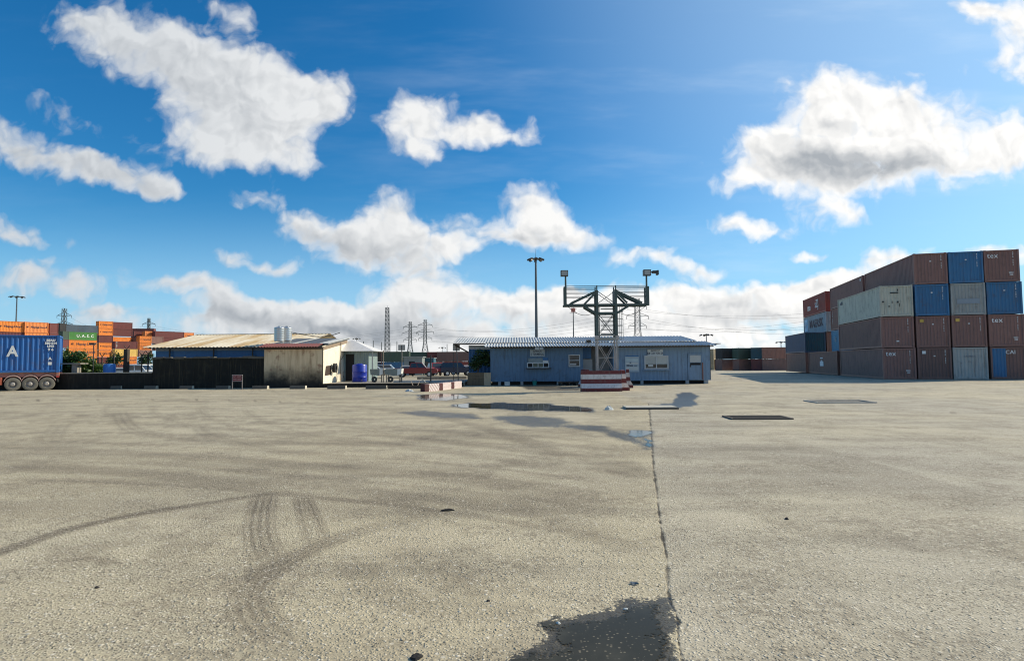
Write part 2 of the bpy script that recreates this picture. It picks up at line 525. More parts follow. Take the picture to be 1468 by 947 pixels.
TRACKS = [  # photo-pixel course, width (m), strength, ribs
 ([(-80, 575), (150, 573), (300, 573), (480, 577), (575, 572)], .07, .55, 0),
 ([(1320, 591), (1400, 592), (1500, 596)], .06, .5, 0),
 ([(700, 640), (830, 655), (935, 690)], .5, .22, 0),
 ([(100, 620), (300, 632), (560, 640), (800, 665)], .35, .22, 2),
 ([(60, 650), (300, 668), (520, 700), (640, 760)], .4, .2, 0),
 ([(330, 585), (520, 600), (700, 628)], .3, .25, 2),
 ([(-120, 835), (0, 791), (100, 758), (200, 736), (300, 720), (360, 711), (425, 705)], .17, .55, 0),
 ([(425, 705), (560, 700), (700, 712), (940, 742)], .5, .18, 0),
 ([(396, 690), (380, 712), (372, 745), (375, 775), (388, 805), (405, 835)], .27, .6, 4),
 ([(424, 700), (428, 720), (434, 745), (446, 785), (455, 800)], .10, .55, 2),
 ([(436, 700), (444, 720), (456, 747), (470, 778), (480, 795)], .10, .6, 2),
 ([(640, 732), (560, 750), (500, 765), (450, 785), (410, 805), (372, 830), (357, 858), (368, 890), (400, 918), (450, 945), (520, 985)], .26, .6, 4),
 ([(0, 640), (150, 648), (380, 662), (640, 684), (800, 712), (940, 735)], .6, .28, 0),
 ([(0, 663), (180, 676), (330, 694), (430, 706)], .5, .3, 0),
 ([(0, 690), (200, 690), (500, 688), (760, 706)], .4, .15, 0),
 ([(170, 583), (175, 600), (195, 617), (260, 628), (420, 640)], .5, .35, 3),
 ([(95, 600), (75, 625), (85, 640)], .5, .25, 3),
 ([(280, 600), (300, 620), (370, 640), (470, 655), (640, 676)], .45, .35, 2),
 ([(215, 612), (290, 590), (390, 583)], .4, .25, 2),
 ([(0, 588), (160, 578), (320, 575), (480, 581), (640, 600), (930, 690)], .45, .3, 0),
 ([(0, 600), (200, 606), (420, 622), (700, 655), (935, 700)], .45, .25, 0),
 ([(520, 620), (700, 640), (930, 668)], .4, .25, 0),
 ([(440, 600), (620, 618), (925, 650)], .35, .25, 0),
 ([(170, 575), (420, 572), (560, 570)], .6, .35, 0),
 ([(60, 805), (140, 800), (160, 812)], .12, .3, 0),
 ([(560, 760), (600, 800), (660, 840), (740, 870)], .35, .2, 2),
 ([(500, 800), (540, 840), (620, 870), (740, 880)], .3, .2, 0),
 ([(720, 690), (760, 730), (860, 770), (948, 800)], .3, .2, 0),
 ([(1000, 640), (1200, 650), (1468, 690)], .6, .18, 0),
 ([(1010, 700), (1180, 760), (1468, 800)], .4, .16, 0),
 ([(980, 610), (1200, 612), (1468, 640)], .5, .2, 0),
 ([(1000, 575), (1250, 590), (1468, 600)], .6, .2, 0),
]

for k in range(13):   # lorries sweeping across the far left of the yard
    y0 = 580 + k * 8.5 + 3 * math.sin(k * 2.1)
    TRACKS.append(([(-40, y0 + 4 * math.sin(k * 1.7)), (220, y0 + 2 + k * .8), (520, y0 + 10 + 2.4 * k + 4 * math.sin(k)), (760, y0 + 22 + 4 * k), (935, y0 + 36 + 6 * k)], .16 + .05 * (k % 3), .20 + .12 * ((k * 7) % 5) / 5, 0))
for k in range(4):
    TRACKS.append(([(170 + 60 * k, 575 + k), (150 + 70 * k, 588 + 2 * k), (190 + 75 * k, 604 + 4 * k), (320 + 80 * k, 620 + 6 * k)], .28, .28, 2))

def ground_mesh():
    a0 = np.linspace(-44, 44, 880)
    ang = np.concatenate([a0, np.linspace(44, 316, 90)[1:-1]])
    inv = np.linspace(1 / 1.7, 1 / 62, 430)
    rad = np.concatenate([[0.0, 0.8], 1 / inv, np.geomspace(66, 4500, 40)])
    A, Rr = np.meshgrid(np.radians(ang), rad[1:], indexing='xy')
    X, Y = Rr * np.sin(A), Rr * np.cos(A)
    nr, na = X.shape
    x, y = X.ravel(), Y.ravel()
    front = (y > 0.5) & (np.abs(x) < 1.2 * y + 1) & (y < 80)
    # wear: tyre marks
    trk = np.zeros(x.shape)
    xs, ys = x[front], y[front]
    tf = np.zeros(xs.shape)
    for px, w, st, ribs in TRACKS:
        P = smooth_line(gpl(px)); w = w * 1.15
        d, s, al = line_dist(xs, ys, P, w)
        wob = 0.75 + 0.5 * fbm(xs * 1.3, ys * 1.3, 5)
        m = sstep(w * 0.70 * wob, w * 0.28 * wob, d)
        if ribs: m = m * (0.72 + 0.28 * np.cos(s * d / w * 2 * np.pi * ribs))
        fd = 0.34 if ribs >= 2 else 0.12
        m = m * sstep(0, fd, al) * sstep(1, 1 - fd, al) * (0.35 + 0.9 * fbm(xs * 0.9, ys * 0.9, 21))
        tf = np.maximum(tf, m * st) + 0.25 * np.minimum(tf, m * st)
    # sweeping bands of wear from turning lorries
    sw = sstep(0.52, 0.75, fbm(xs * 0.12 + ys * 0.03, ys * 0.55, 31, 4)) * 0.2
    trk[front] = np.clip(tf + sw * (xs < 6), 0, 1)
    # darker worn lanes and old spill patches
    trk[front] = np.clip(trk[front] + 0.22 * sstep(0.60, 0.72, fbm(xs * 0.5, ys * 0.5, 51, 4)) * sstep(0.4, 0.7, fbm(xs * 2.5, ys * 2.5, 52, 3)), 0, 1)
    # expansion joint between the two slabs
    d, s, al = line_dist(xs, ys, SEAM, 0.4)
    wid = 0.004 + 0.012 * sstep(0.45, 0.8, fbm(xs * 3, ys * 3, 9)) + 0.0006 * ys
    crack = sstep(wid * 1.6, wid * 0.5, d + 0.045 * (fbm(xs * 9, ys * 9, 3) - 0.5)) * np.clip(0.3 + 1.3 * fbm(xs * 1.7, ys * 1.7, 17), 0, 1)
    crack = crack * sstep(34, 26, ys)
    ck = np.zeros(x.shape); ck[front] = np.clip(crack, 0, 1)
    slab = np.zeros(x.shape)
    sx = np.interp(y, SEAM[:, 1][np.argsort(SEAM[:, 1])], SEAM[:, 0][np.argsort(SEAM[:, 1])])
    slab = (x > sx).astype(float)
    # dampness, standing water and the painted barrier shadow
    wet_shade = np.zeros(xs.shape); water = np.full(xs.shape, -9.0)
    for i, (P, off) in enumerate(WETS_AND_SHADE):
        sdv = poly_sd(xs, ys, P)
        sc = 1.0 if i == 0 else 3.0
        jag = (fbm(xs * 5 / sc, ys * 5 / sc, 40 + i, 5) - 0.5) * (0.26 if i == 0 else 0.25 if off == 8 else 1.1 if i == 1 else 0.6)
        e = sdv + jag
        edge = 0.06 if i == 0 else 0.10 if off == 8 else 0.2
        wet_shade = np.maximum(wet_shade, sstep(-edge, edge, e) * (1.0 if off < 5 else 1.0 if off == 8 else 0.8))
        if off < 5: water = np.maximum(water, e - off + (fbm(xs * 3, ys * 3, 60) - 0.5) * (0.22 if i == 0 else 0.2))
    wt_ = np.zeros(x.shape); wt_[front] = wet_shade
    wa = np.full(x.shape, -9.0); wa[front] = water
    z = np.array([gz(v) for v in Y[:, 0]])  # placeholder rows, replaced below
    tt = np.clip((y - 58) / 85.0, 0, 1); z = -0.75 * tt * tt * (3 - 2 * tt)
    z = z - 0.006 * ck
    verts = np.column_stack([x, y, z])
    verts = np.vstack([verts, [[0, 0, 0]]])
    idx = np.arange(nr * na).reshape(nr, na)
    q = np.stack([idx[:-1], np.roll(idx[:-1], -1, 1), np.roll(idx[1:], -1, 1), idx[1:]], -1).reshape(-1, 4)[:, ::-1]
    cen = nr * na
    tri = np.stack([np.full(na, cen), np.roll(idx[0], -1), idx[0]], -1)
    me = bpy.data.meshes.new('ground')
    nq, nt_ = len(q), len(tri)
    me.vertices.add(len(verts)); me.vertices.foreach_set('co', verts.ravel())
    me.loops.add(nq * 4 + nt_ * 3); me.loops.foreach_set('vertex_index', np.concatenate([q.ravel(), tri.ravel()]))
    me.polygons.add(nq + nt_)
    me.polygons.foreach_set('loop_start', np.concatenate([np.arange(nq) * 4, nq * 4 + np.arange(nt_) * 3]))
    me.update(calc_edges=True)
    for nm, arr in (('wear', trk), ('crack', ck), ('slab', slab), ('wet_shade', wt_)):
        at_ = me.attributes.new(nm, 'FLOAT', 'POINT')
        at_.data.foreach_set('value', np.append(arr, 0.0))
    me.polygons.foreach_set('use_smooth', [True] * len(me.polygons))
    if me.polygons[0].normal.z < 0: me.flip_normals()
    # standing water: the water cells as separate sheets 3 mm up
    wv_ = wa[q].max(1) > -0.10
    fi = np.where(wv_)[0]
    cen_y = y[q[fi]].mean(1); cen_x = x[q[fi]].mean(1)
    pools = []
    for i, (P, off) in enumerate(WETS_AND_SHADE):
        if off > 5: continue
        lo, hi = P.min(0) - .8, P.max(0) + .8
        k = fi[(cen_x > lo[0]) & (cen_x < hi[0]) & (cen_y > lo[1]) & (cen_y < hi[1])]
        if not len(k): continue
        used, inv_ = np.unique(q[k].ravel(), return_inverse=True)
        vv_ = verts[used] + [0, 0, 0.004]; vv_[:, 2] = np.maximum(vv_[:, 2], 0.004)
        pools.append((i, vv_, inv_.reshape(-1, 4), wa[used]))
    return me, pools

gme, pools = ground_mesh()
m, t, b = new_mat('yard_surface')
def attr(n):
    a = t.n('ShaderNodeAttribute'); a.attribute_name = n
    return a.outputs['Fac']
co = t.n('ShaderNodeTexCoord').outputs['Object']
wear, crack, slab, wet_shade = attr('wear'), attr('crack'), attr('slab'), attr('wet_shade')
n_big = t.noise(co, 0.16, 4, 0.6)
n_mid = t.noise(co, 1.3, 6, 0.65)
n_fin = t.noise(co, 26, 3, 0.7)
n_str = t.noise(t.mapping(co, rot=(0, 0, 0.06), scale=(0.10, 0.9, 1)), 1.5, 5, 0.62)
vo = t.n('ShaderNodeTexVoronoi', feature='F1'); vo.inputs['Scale'].default_value = 50
t.put(vo.inputs['Vector'], co)
vsep = t.n('ShaderNodeSeparateColor'); t.put(vsep.inputs[0], vo.outputs['Color'])
vo2 = t.n('ShaderNodeTexVoronoi', feature='F1'); vo2.inputs['Scale'].default_value = 24
t.put(vo2.inputs['Vector'], co)
vsep2 = t.n('ShaderNodeSeparateColor'); t.put(vsep2.inputs[0], vo2.outputs['Color'])
wet_shade = t.ss(t.m('ADD', wet_shade, t.m('ADD', t.m('MULTIPLY', t.m('SUBTRACT', vsep.outputs[2], 0.5), 0.75), t.m('MULTIPLY', t.m('SUBTRACT', n_fin, 0.5), 0.6))), 0.36, 0.66)
tone = t.mix(slab, (0.462, 0.392, 0.262, 1), (0.422, 0.376, 0.290, 1))
tone = t.mix(t.ss(n_big, 0.35, 0.7), tone, (0.52, 0.452, 0.318, 1))
tone = t.mix(t.m('MULTIPLY', t.ss(n_str, 0.42, 0.72), 0.45), tone, (0.235, 0.205, 0.152, 1))
tone = t.mix(t.m('MULTIPLY', t.ss(n_mid, 0.5, 0.75), 0.4), tone, (0.25, 0.215, 0.158, 1))
tone = t.mix(t.m('MULTIPLY', t.m('MULTIPLY', wear, 1.45), t.m('MULTIPLY_ADD', n_fin, 0.9, 0.5), clamp=True), tone, (0.125, 0.098, 0.068, 1))
# gritty brown patches where the binder has worn away
grit_ = t.m('MULTIPLY', t.ss(t.noise(co, 0.75, 5, 0.65), 0.44, 0.64), t.ss(t.noise(co, 9, 3, 0.6), 0.34, 0.62))
tone = t.mix(t.m('MULTIPLY', grit_, 0.55), tone, (0.185, 0.150, 0.105, 1))
# aggregate: pale and dark chips in the binder
pale = t.m('MULTIPLY', t.ss(vsep.outputs[0], 0.72, 0.95), t.ss(vo.outputs['Distance'], 0.62, 0.25))
tone = t.mix(t.m('MULTIPLY', pale, 0.6), tone, (0.72, 0.66, 0.54, 1))
dark = t.m('MULTIPLY', t.ss(vsep.outputs[1], 0.66, 0.9), t.ss(n_mid, 0.3, 0.62))
tone = t.mix(t.m('MULTIPLY', dark, 0.5), tone, (0.105, 0.085, 0.060, 1))
pale2 = t.m('MULTIPLY', t.ss(vsep2.outputs[0], 0.86, 0.97), t.ss(vo2.outputs['Distance'], 0.45, 0.2))
tone = t.mix(t.m('MULTIPLY', pale2, 0.65), tone, (0.70, 0.64, 0.53, 1))
fine = t.m('MULTIPLY_ADD', n_fin, 0.6, 0.70)
fc = t.n('ShaderNodeCombineColor')
for i in range(3): t.put(fc.inputs[i], fine)
tone = t.mix(1.0, tone, fc.outputs[0], 'MULTIPLY')
tone = t.mix(t.m('MULTIPLY', crack, 0.92), tone, (0.035, 0.03, 0.024, 1))
damp_shade = t.mix(1.0, tone, (0.15, 0.142, 0.125, 1), 'MULTIPLY')
tone = t.mix(t.m('MULTIPLY', wet_shade, 0.95), tone, damp_shade)
t.put(b.inputs['Base Color'], tone)
t.put(b.inputs['Roughness'], t.mix(wet_shade, (0.88, 0.88, 0.88, 1), (0.35, 0.35, 0.35, 1)))
b.inputs['Specular IOR Level'].default_value = 0.3
hgt = t.m('ADD', t.m('MULTIPLY', t.ss(vo.outputs['Distance'], 0.55, 0.0), 0.5), t.m('MULTIPLY', n_fin, 0.55))
hgt = t.m('ADD', hgt, t.m('MULTIPLY', t.ss(vo2.outputs['Distance'], 0.5, 0.0), t.m('MULTIPLY', t.ss(vsep2.outputs[1], 0.6, 0.8), 0.8)))
bp = t.n('ShaderNodeBump'); bp.inputs['Distance'].default_value = 0.012
t.put(bp.inputs['Strength'], t.mix(wet_shade, (0.85, 0.85, 0.85, 1), (0.5, 0.35, 0.35, 1)))
t.put(bp.inputs['Height'], hgt)
t.put(b.inputs['Normal'], bp.outputs[0])
gme.materials.append(m)
go = bpy.data.objects.new('ground', gme); COL.objects.link(go)
tag(go, 'wide worn concrete and asphalt yard with tyre marks and a long joint', 'yard', kind='structure')

m, t, b = new_mat('puddle_water')
co = t.n('ShaderNodeTexCoord').outputs['Object']
dpt = attr('depth')
t.put(b.inputs['Base Color'], t.mix(t.ss(t.noise(co, 2.0, 4), 0.4, 0.7), (0.044, 0.040, 0.026, 1), (0.074, 0.067, 0.046, 1)))
b.inputs['Roughness'].default_value = 0.06
b.inputs['IOR'].default_value = 1.33
b.inputs['Specular IOR Level'].default_value = 0.17
bp = t.n('ShaderNodeBump'); bp.inputs['Strength'].default_value = 0.06; bp.inputs['Distance'].default_value = 0.01
t.put(bp.inputs['Height'], t.noise(co, 9, 2)); t.put(b.inputs['Normal'], bp.outputs[0])
# shallow water: stones and grit break the film near the rim
grit = t.m('MULTIPLY', t.m('SUBTRACT', t.noise(co, 34, 4, 0.75), 0.5), 0.34)
grit = t.m('ADD', grit, t.m('MULTIPLY', t.m('SUBTRACT', t.noise(co, 7, 3, 0.6), 0.5), 0.22))
vs_ = t.n('ShaderNodeTexVoronoi', feature='F1'); vs_.inputs['Scale'].default_value = 46; t.put(vs_.inputs['Vector'], co)
vc_ = t.n('ShaderNodeSeparateColor'); t.put(vc_.inputs[0], vs_.outputs['Color'])
poke = t.m('MULTIPLY', t.ss(vc_.outputs[0], 0.70, 0.76), t.ss(vs_.outputs['Distance'], 0.42, 0.30))
cover = t.ss(t.m('ADD', dpt, grit), -0.015, 0.03)
poke = t.m('MULTIPLY', poke, t.ss(t.noise(co, 2.4, 3), 0.40, 0.56))
wb_ = [l.from_socket for l in b.inputs['Base Color'].links][0]
t.put(b.inputs['Base Color'], t.mix(poke, wb_, (0.17, 0.15, 0.115, 1)))
t.put(b.inputs['Roughness'], t.m('MULTIPLY_ADD', poke, 0.7, 0.06))
tp_ = t.n('ShaderNodeBsdfTransparent'); mx = t.n('ShaderNodeMixShader')
t.put(mx.inputs[0], cover); t.link(tp_.outputs[0], mx.inputs[1]); t.link(b.outputs[0], mx.inputs[2])
t.link(mx.outputs[0], m.node_tree.nodes['Material Output'].inputs[0])
PL = {0: 'dark shallow puddle with stones poking through beside the yard joint', 1: 'long dark puddle in front of the blue guardhouse',
      2: 'puddle mirroring the striped kerb blocks', 3: 'small sky-bright puddle on the yard joint'}
for i, vv_, ff_, dp_ in pools:
    me = bpy.data.meshes.new('puddle'); me.from_pydata(vv_.tolist(), [], ff_[:, ::-1].tolist()); me.update()
    if len(me.polygons) and me.polygons[0].normal.z < 0: me.flip_normals()
    at_ = me.attributes.new('depth', 'FLOAT', 'POINT'); at_.data.foreach_set('value', np.maximum(dp_, -1.0))
    me.materials.append(m)
    o = bpy.data.objects.new('puddle', me); COL.objects.link(o)
    tag(o, PL[i], 'puddle', kind='structure')
# ------------------------------------------------------------------ shipping containers
CW, CH = 2.438, 2.591
_CM = {}
def corr(mb, p0, p1, z0, z1, nrm, depth=0.046, pitch=0.278):
    """trapezoid-corrugated steel panel between two plan points"""
    p0, p1, nrm = Vector(p0[:2]), Vector(p1[:2]), Vector(nrm[:2])
    L = (p1 - p0).length; d = (p1 - p0) / L
    n = max(2, round(L / pitch)); w = L / n
    prof = [(0, 0)]
    for i in range(n):
        for f, o in ((0.26, 0), (0.5, -1), (0.76, -1), (1.0, 0)):
            prof.append(((i + f) * w, o * depth))
    vs = []
    for a, o in prof:
        q = p0 + d * a + nrm * o
        vs += [(q.x, q.y, z0), (q.x, q.y, z1)]
    mb.add(vs, [(2 * i, 2 * i + 2, 2 * i + 3, 2 * i + 1) for i in range(len(prof) - 1)])
    return mb

def container_meshes(L):
    if L in _CM: return _CM[L]
    hl, hw, H = L / 2, CW / 2, CH
    f = MB()
    for sx in (-1, 1):
        for sy in (-1, 1):
            f.box((sx * (hl - .075), sy * (hw - .06), H / 2), (.15, .12, H - .2))
            for z in (.06, H - .06): f.box((sx * (hl - .089), sy * (hw - .081), z), (.178, .162, .118))
    for sy in (-1, 1):
        f.box((0, sy * (hw - .05), .1), (L - .36, .075, .15)); f.box((0, sy * (hw - .045), H - .06), (L - .36, .06, .07))
    for sx in (-1, 1):
        f.box((sx * (hl - .06), 0, .1), (.1, CW - .33, .16)); f.box((sx * (hl - .06), 0, H - .075), (.1, CW - .33, .11))
    side = corr(MB(), (-hl + .15, 0), (hl - .15, 0), .17, H - .09, (0, -1))
    end = corr(MB(), (0, -hw + .12), (0, hw - .12), .17, H - .12, (1, 0), .04, .24)
    roof = MB().box((0, 0, H - .035), (L - .12, CW - .1, .02))
    floor = MB().box((0, 0, .13), (L - .3, CW - .2, .05))
    _CM[L] = [x.mesh(n, fix=(n not in ('side_panel', 'end_panel'))) for x, n in ((f, 'frame'), (side, 'side_panel'), (end, 'end_panel'), (roof, 'roof_panel'), (floor, 'underside'))]
    for me in _CM[L]: me.materials.append(None)
    return _CM[L]

PAINT = {
 'brown': (.255, .132, .108), 'maroon': (.150, .035, .032), 'darkbrown': (.185, .102, .086), 'rust': (.285, .135, .10), 'red': (.27, .05, .035),
 'orange': (.78, .235, .035), 'orangelit': (.80, .26, .07), 'blue': (.035, .15, .30), 'royal': (.012, .105, .33), 'cream': (.52, .50, .40), 'grey': (.36, .37, .35), 'palegrey': (.33, .39, .42),
 'navy': (.075, .10, .15), 'teal': (.020, .075, .10), 'green': (.075, .26, .055), 'slate': (.085, .12, .16), 'yellow': (.72, .48, .12), 'skyblue': (.17, .34, .46), 'dkgreen': (.05, .085, .06), 'black': (.018, .018, .02), 'buff': (.50, .40, .25),
}
def paint(c):
    return mat('paint_' + c, PAINT[c], rough=.55, var=.22, scale=.9, dirt=.38, dirtcol=(.10, .06, .04), streak=.42, bump=.12, bscale=9)
WHITE = mat('white_lettering', (.74, .74, .72), .6, var=.1, dirt=.15)
INK = mat('dark_lettering', (.025, .03, .06), .6, dirt=0)
GREYINK = mat('grey_lettering', (.10, .12, .15), .6, dirt=0)
AMBER = mat('amber_label', (.62, .40, .08), .6, dirt=.1)
PALEBLUE = mat('pale_blue_mark', (.30, .55, .72), .6, dirt=.1)

def container(loc, yaw, L, c, label, group, ends=(-1, 1), sides=(-1, 1), ec=None):
    """origin: centre of the underside; x along the length"""
    fr, sd_, en, ro, fl = container_meshes(L)
    r = thing('shipping_container', loc, yaw, label, 'container', group)
    pm = paint(c)
    inst('frame', fr, pm, r); inst('roof_panel', ro, pm, r); inst('underside', fl, pm, r)
    for s in sides:
        o = inst('side_panel', sd_, pm, r); o.location = (0, s * (CW / 2 - .055), 0)
        if s > 0: o.rotation_euler = (0, 0, math.pi)
    for s in ends:
        o = inst('end_panel', en, paint(ec) if ec else pm, r); o.location = (s * (L / 2 - .05), 0, 0)
        if s < 0: o.rotation_euler = (0, 0, math.pi)
    return r

def mark_end(r, L, txt=None, size=.34, pos=(-.75, 2.2), line=True, m=None, dot=False, amber=None, code=None, side=-1, small=None):
    """markings on the -x end; pos is (across, height) seen from outside, across + to the viewer's right"""
    x = side * (L / 2 + .004)
    rot = (R(90), 0, R(-90)) if side < 0 else (R(90), 0, R(90))
    def P(a, h): return (x, -a if side < 0 else a, h)
    m = m or WHITE
    if txt: text(txt, size, m, r, P(*pos), rot, bold=.004, space=1.05)
    if line:
        for k in range(9): text('KXLU 48027'[k], .10, m, r, P(.78, 2.34 - k * .125), rot, name='code_lettering', bold=.006)
    if dot: MB().box((0, 0, 0), (.012, .13, .09)).build('data_plate', m, r, loc=P(.0, 1.9))
    if amber: MB().box((0, 0, 0), (.012, .28, .24)).build('warning_label', AMBER, r, loc=P(*amber))
    if code:
        text('22G1', .15, m, r, P(code[0], code[1] + .09), rot, name='code_lettering', bold=.006); text('1550', .13, m, r, P(code[0], code[1] - .08), rot, name='code_lettering', bold=.006)

def mark_side(r, L, txt, size, across, h, m=None, side=1, sx=1.0, bold=.02, space=1.0):
    """lettering on a long side; across runs along the container as the viewer sees it (+ to the right)"""
    y = side * (CW / 2 + .004 - .03)
    rot = (R(90), 0, R(180)) if side > 0 else (R(90), 0, 0)
    text(txt, size, m or WHITE, r, (-across if side > 0 else across, y, h), rot, sx=sx, bold=bold, space=space, depth=.012)

# ---- the block on the right: its own frame, columns along e1, bays along e2
TH = R(14.0)
e1 = Vector((math.cos(TH), -math.sin(TH), 0)); e2 = Vector((math.sin(TH), math.cos(TH), 0))
C0 = gp(1267, 543.4)
LONG = 12.192
def block_pos(col, bay_off, row, L=LONG, dc=0.0):
    p = C0 + e1 * (col * 2.56 + CW / 2 + dc) + e2 * (bay_off + L / 2)
    return (p.x, p.y, row * (CH + .022) + gz(p.y) * 0.2)
YAW = math.atan2(e2.y, e2.x)
GR = 'containers in the block at the right of the yard'
def blk(col, off, row, c, label, dc=0.0, ec=None):
    return container(block_pos(col, off, row, dc=dc), YAW, LONG, c, label, GR, ec=ec)
j = [random.uniform(-.05, .05) for _ in range(40)]
# front bay (the -x end faces the camera)
a = blk(0, 0, 0, 'brown', 'brown container lettered tex, bottom corner of the tall block nearest the guardhouse'); mark_end(a, LONG, 'tex', .56, (-.62, 2.12), code=(.62, .62))
a = blk(0, .05, 1, 'brown', 'plain brown container directly under the cream one at the block corner', dc=-.04); mark_end(a, LONG, dot=False)
MB().box((0, 0, 0), (.012, .2, .1)).build('data_plate', WHITE, a, loc=(-LONG / 2 - .004, 0, .55))
a = blk(0, -.05, 2, 'cream', 'weathered cream container with black marks at the stepped corner of the block', dc=-.06)
DK = mat('black_scuff', (.03, .03, .03), .8, dirt=0)
for (ax, h, w, hh) in ((-.15, 1.98, .62, .09), (.12, 2.2, .07, .18), (.1, 1.2, .12, .16), (-.32, 1.2, .05, .2), (-.55, .85, .12, .1), (-1.0, 1.25, .12, .12), (.22, .95, .05, .3)):
    MB().box((0, 0, 0), (.012, w, hh)).build('scuff_mark', DK, a, loc=(-LONG / 2 - .004, -ax, h))
mark_side(a, LONG, 'xCS', .42, -4.9, 2.1, GREYINK, 1)
a = blk(1, 0, 0, 'darkbrown', 'dark brown container with a pale label in the bottom row beside the corner tex one'); mark_end(a, LONG, dot=True, amber=None, small=True); MB().box((0, 0, 0), (.012, .26, .24)).build('pale_label', WHITE, a, loc=(-LONG / 2 - .004, .75, 2.2))
a = blk(1, .04, 1, 'brown', 'brown container with amber label under the bright blue one of the second column'); mark_end(a, LONG, dot=True, amber=(-.8, 2.2))
a = blk(1, 0, 2, 'blue', 'bright blue container between the cream and the pale grey ones in the third row'); mark_end(a, LONG, dot=True)
a = blk(1, .06, 3, 'brown', 'brown container on the top row at the stepped edge of the block', dc=.02); mark_end(a, LONG, dot=True)
a = blk(2, .03, 0, 'grey', 'grey container in the bottom row of the block'); text('CRONOS', .2, GREYINK, a, (-LONG / 2 - .004, .05, 1.85), (R(90), 0, R(-90)))
a = blk(2, 0, 1, 'brown', 'brown container with amber label under the pale weathered grey one'); mark_end(a, LONG, dot=True, amber=(-.8, 2.2))
a = blk(2, .02, 2, 'grey', 'pale grey streaked container between two bright blue ones in the third row', dc=.04)
MB().box((0, 0, 0), (.008, 1.6, .42)).build('repair_panel', mat('paint_patch', (.24, .28, .32), .6), a, loc=(-LONG / 2 - .002, 0, 1.1))
a = blk(2, .05, 3, 'blue', 'blue container on the top row between two brown ones'); mark_end(a, LONG, dot=True)
a = blk(3, 0, 0, 'darkbrown', 'brown container with a blue left third lettered CAI at the bottom right', dc=.06); mark_end(a, LONG, 'CAI', .42, (.15, 2.15), line=False)
corr(MB(), (0, CW / 2 - .14), (0, CW / 2 - 1.06), .18, CH - .13, (1, 0), .04, .24).build('blue_end_strip', paint('blue'), a, loc=(-LONG / 2 + .035, 0, 0), fix=False)
a = blk(3, .04, 1, 'brown', 'brown container lettered tex right above the CAI one', dc=.04); mark_end(a, LONG, 'tex', .56, (-.62, 2.12), code=(.62, .62))
a = blk(3, 0, 2, 'blue', 'bright blue container at the right end of the third row'); mark_end(a, LONG, dot=True)
a = blk(3, .06, 3, 'brown', 'brown container lettered tex at the right end of the top row', dc=-.05); mark_end(a, LONG, 'tex', .56, (-.62, 2.12), code=(.62, .62))
a = blk(4, .3, 0, 'darkbrown', 'brown container cut by the right picture edge, bottom row', dc=.2)
a = blk(4, .3, 1, 'rust', 'rusty brown container at the right picture edge with a small yellow mark, second row', dc=.1); MB().box((0, 0, 0), (.012, .14, .14)).build('warning_label', AMBER, a, loc=(-LONG / 2 - .004, 1.0, .5))
# second bay
B2 = LONG + .75
a = blk(0, B2 + .35, 0, 'rust', 'low brown container with white square label on its flank, left of the corner stack')
for h, w, hh in ((1.85, .5, .14), (1.2, .7, .55), (1.55, .3, .12)): MB().box((0, 0, 0), (w * 2.2, .012, hh)).build('white_label', WHITE, a, loc=(.2, CW / 2 - .02, h))
blk(1, B2, 0, 'darkbrown', 'dark brown container half hidden behind the low one with the white label')
a = blk(1, B2, 1, 'skyblue', 'light blue container with a white star mark, mostly hidden behind the corner stack')
sm = MB()
for k in range(7):
    t_ = 2 * math.pi * k / 7 + .2
    sm.bar((0, 0, 0), (.34 * math.cos(t_), 0, .34 * math.sin(t_)), .10, .02)
sm.build('star_mark', WHITE, a, loc=(4.4, CW / 2 - .02, 1.5))
a = blk(1, B2, 2, 'rust', 'rusty container with a white code column, beside the cream one on the block flank')
for k in range(9): text('TRLU 8027'[k], .15, WHITE, a, (5.4, CW / 2 - .02, 2.2 - k * .17), (R(90), 0, R(180)), name='code_lettering', bold=.01)
a = blk(1, B2, 3, 'brown', 'long brown container on top behind the stepped corner, second from the front'); MB().box((0, 0, 0), (.3, .012, .3)).build('white_label', WHITE, a, loc=(-5.4, CW / 2 - .02, 2.2))
# third bay
B3 = B2 + LONG + 2.2
blk(0, B3, 0, 'rust', 'brown container at ground level under the navy one at the far left of the block')
blk(0, B3, 1, 'navy', 'navy container with a dark teal end topping the two-high stack of the block', ec='teal')
blk(1, B3, 1, 'rust', 'rusty brown container end squeezed between the navy and the light blue ones')
a = blk(1, B3, 2, 'palegrey', 'pale grey container lettered MAERSK under the red one')
mark_side(a, LONG, 'MAERSK', 1.5, .9, 1.35, INK, 1, bold=.03, sx=1.3)
s_ = MB()
for k in range(7):
    t_ = 2 * math.pi * k / 7 + .2
    s_.bar((0, 0, 0), (.55 * math.cos(t_), 0, .55 * math.sin(t_)), .16, .02)
s_.build('star_mark', WHITE, a, loc=(4.6, CW / 2 - .0, 1.35))
MB().box((0, 0, 0), (1.7, .016, 1.7)).build('pale_blue_square', PALEBLUE, a, loc=(4.6, CW / 2 - .028, 1.35))
a = blk(1, B3, 3, 'red', 'red container with white lettering on top of the pale grey MAERSK one')
mark_side(a, LONG, 'mo', 1.3, -2.6, 1.15, WHITE, 1, bold=.03); mark_side(a, LONG, 'sZJ', 1.5, 1.6, 1.35, WHITE, 1)
text('2203', .2, WHITE, a, (-LONG / 2 - .004, -.1, 2.3), (R(90), 0, R(-90)))

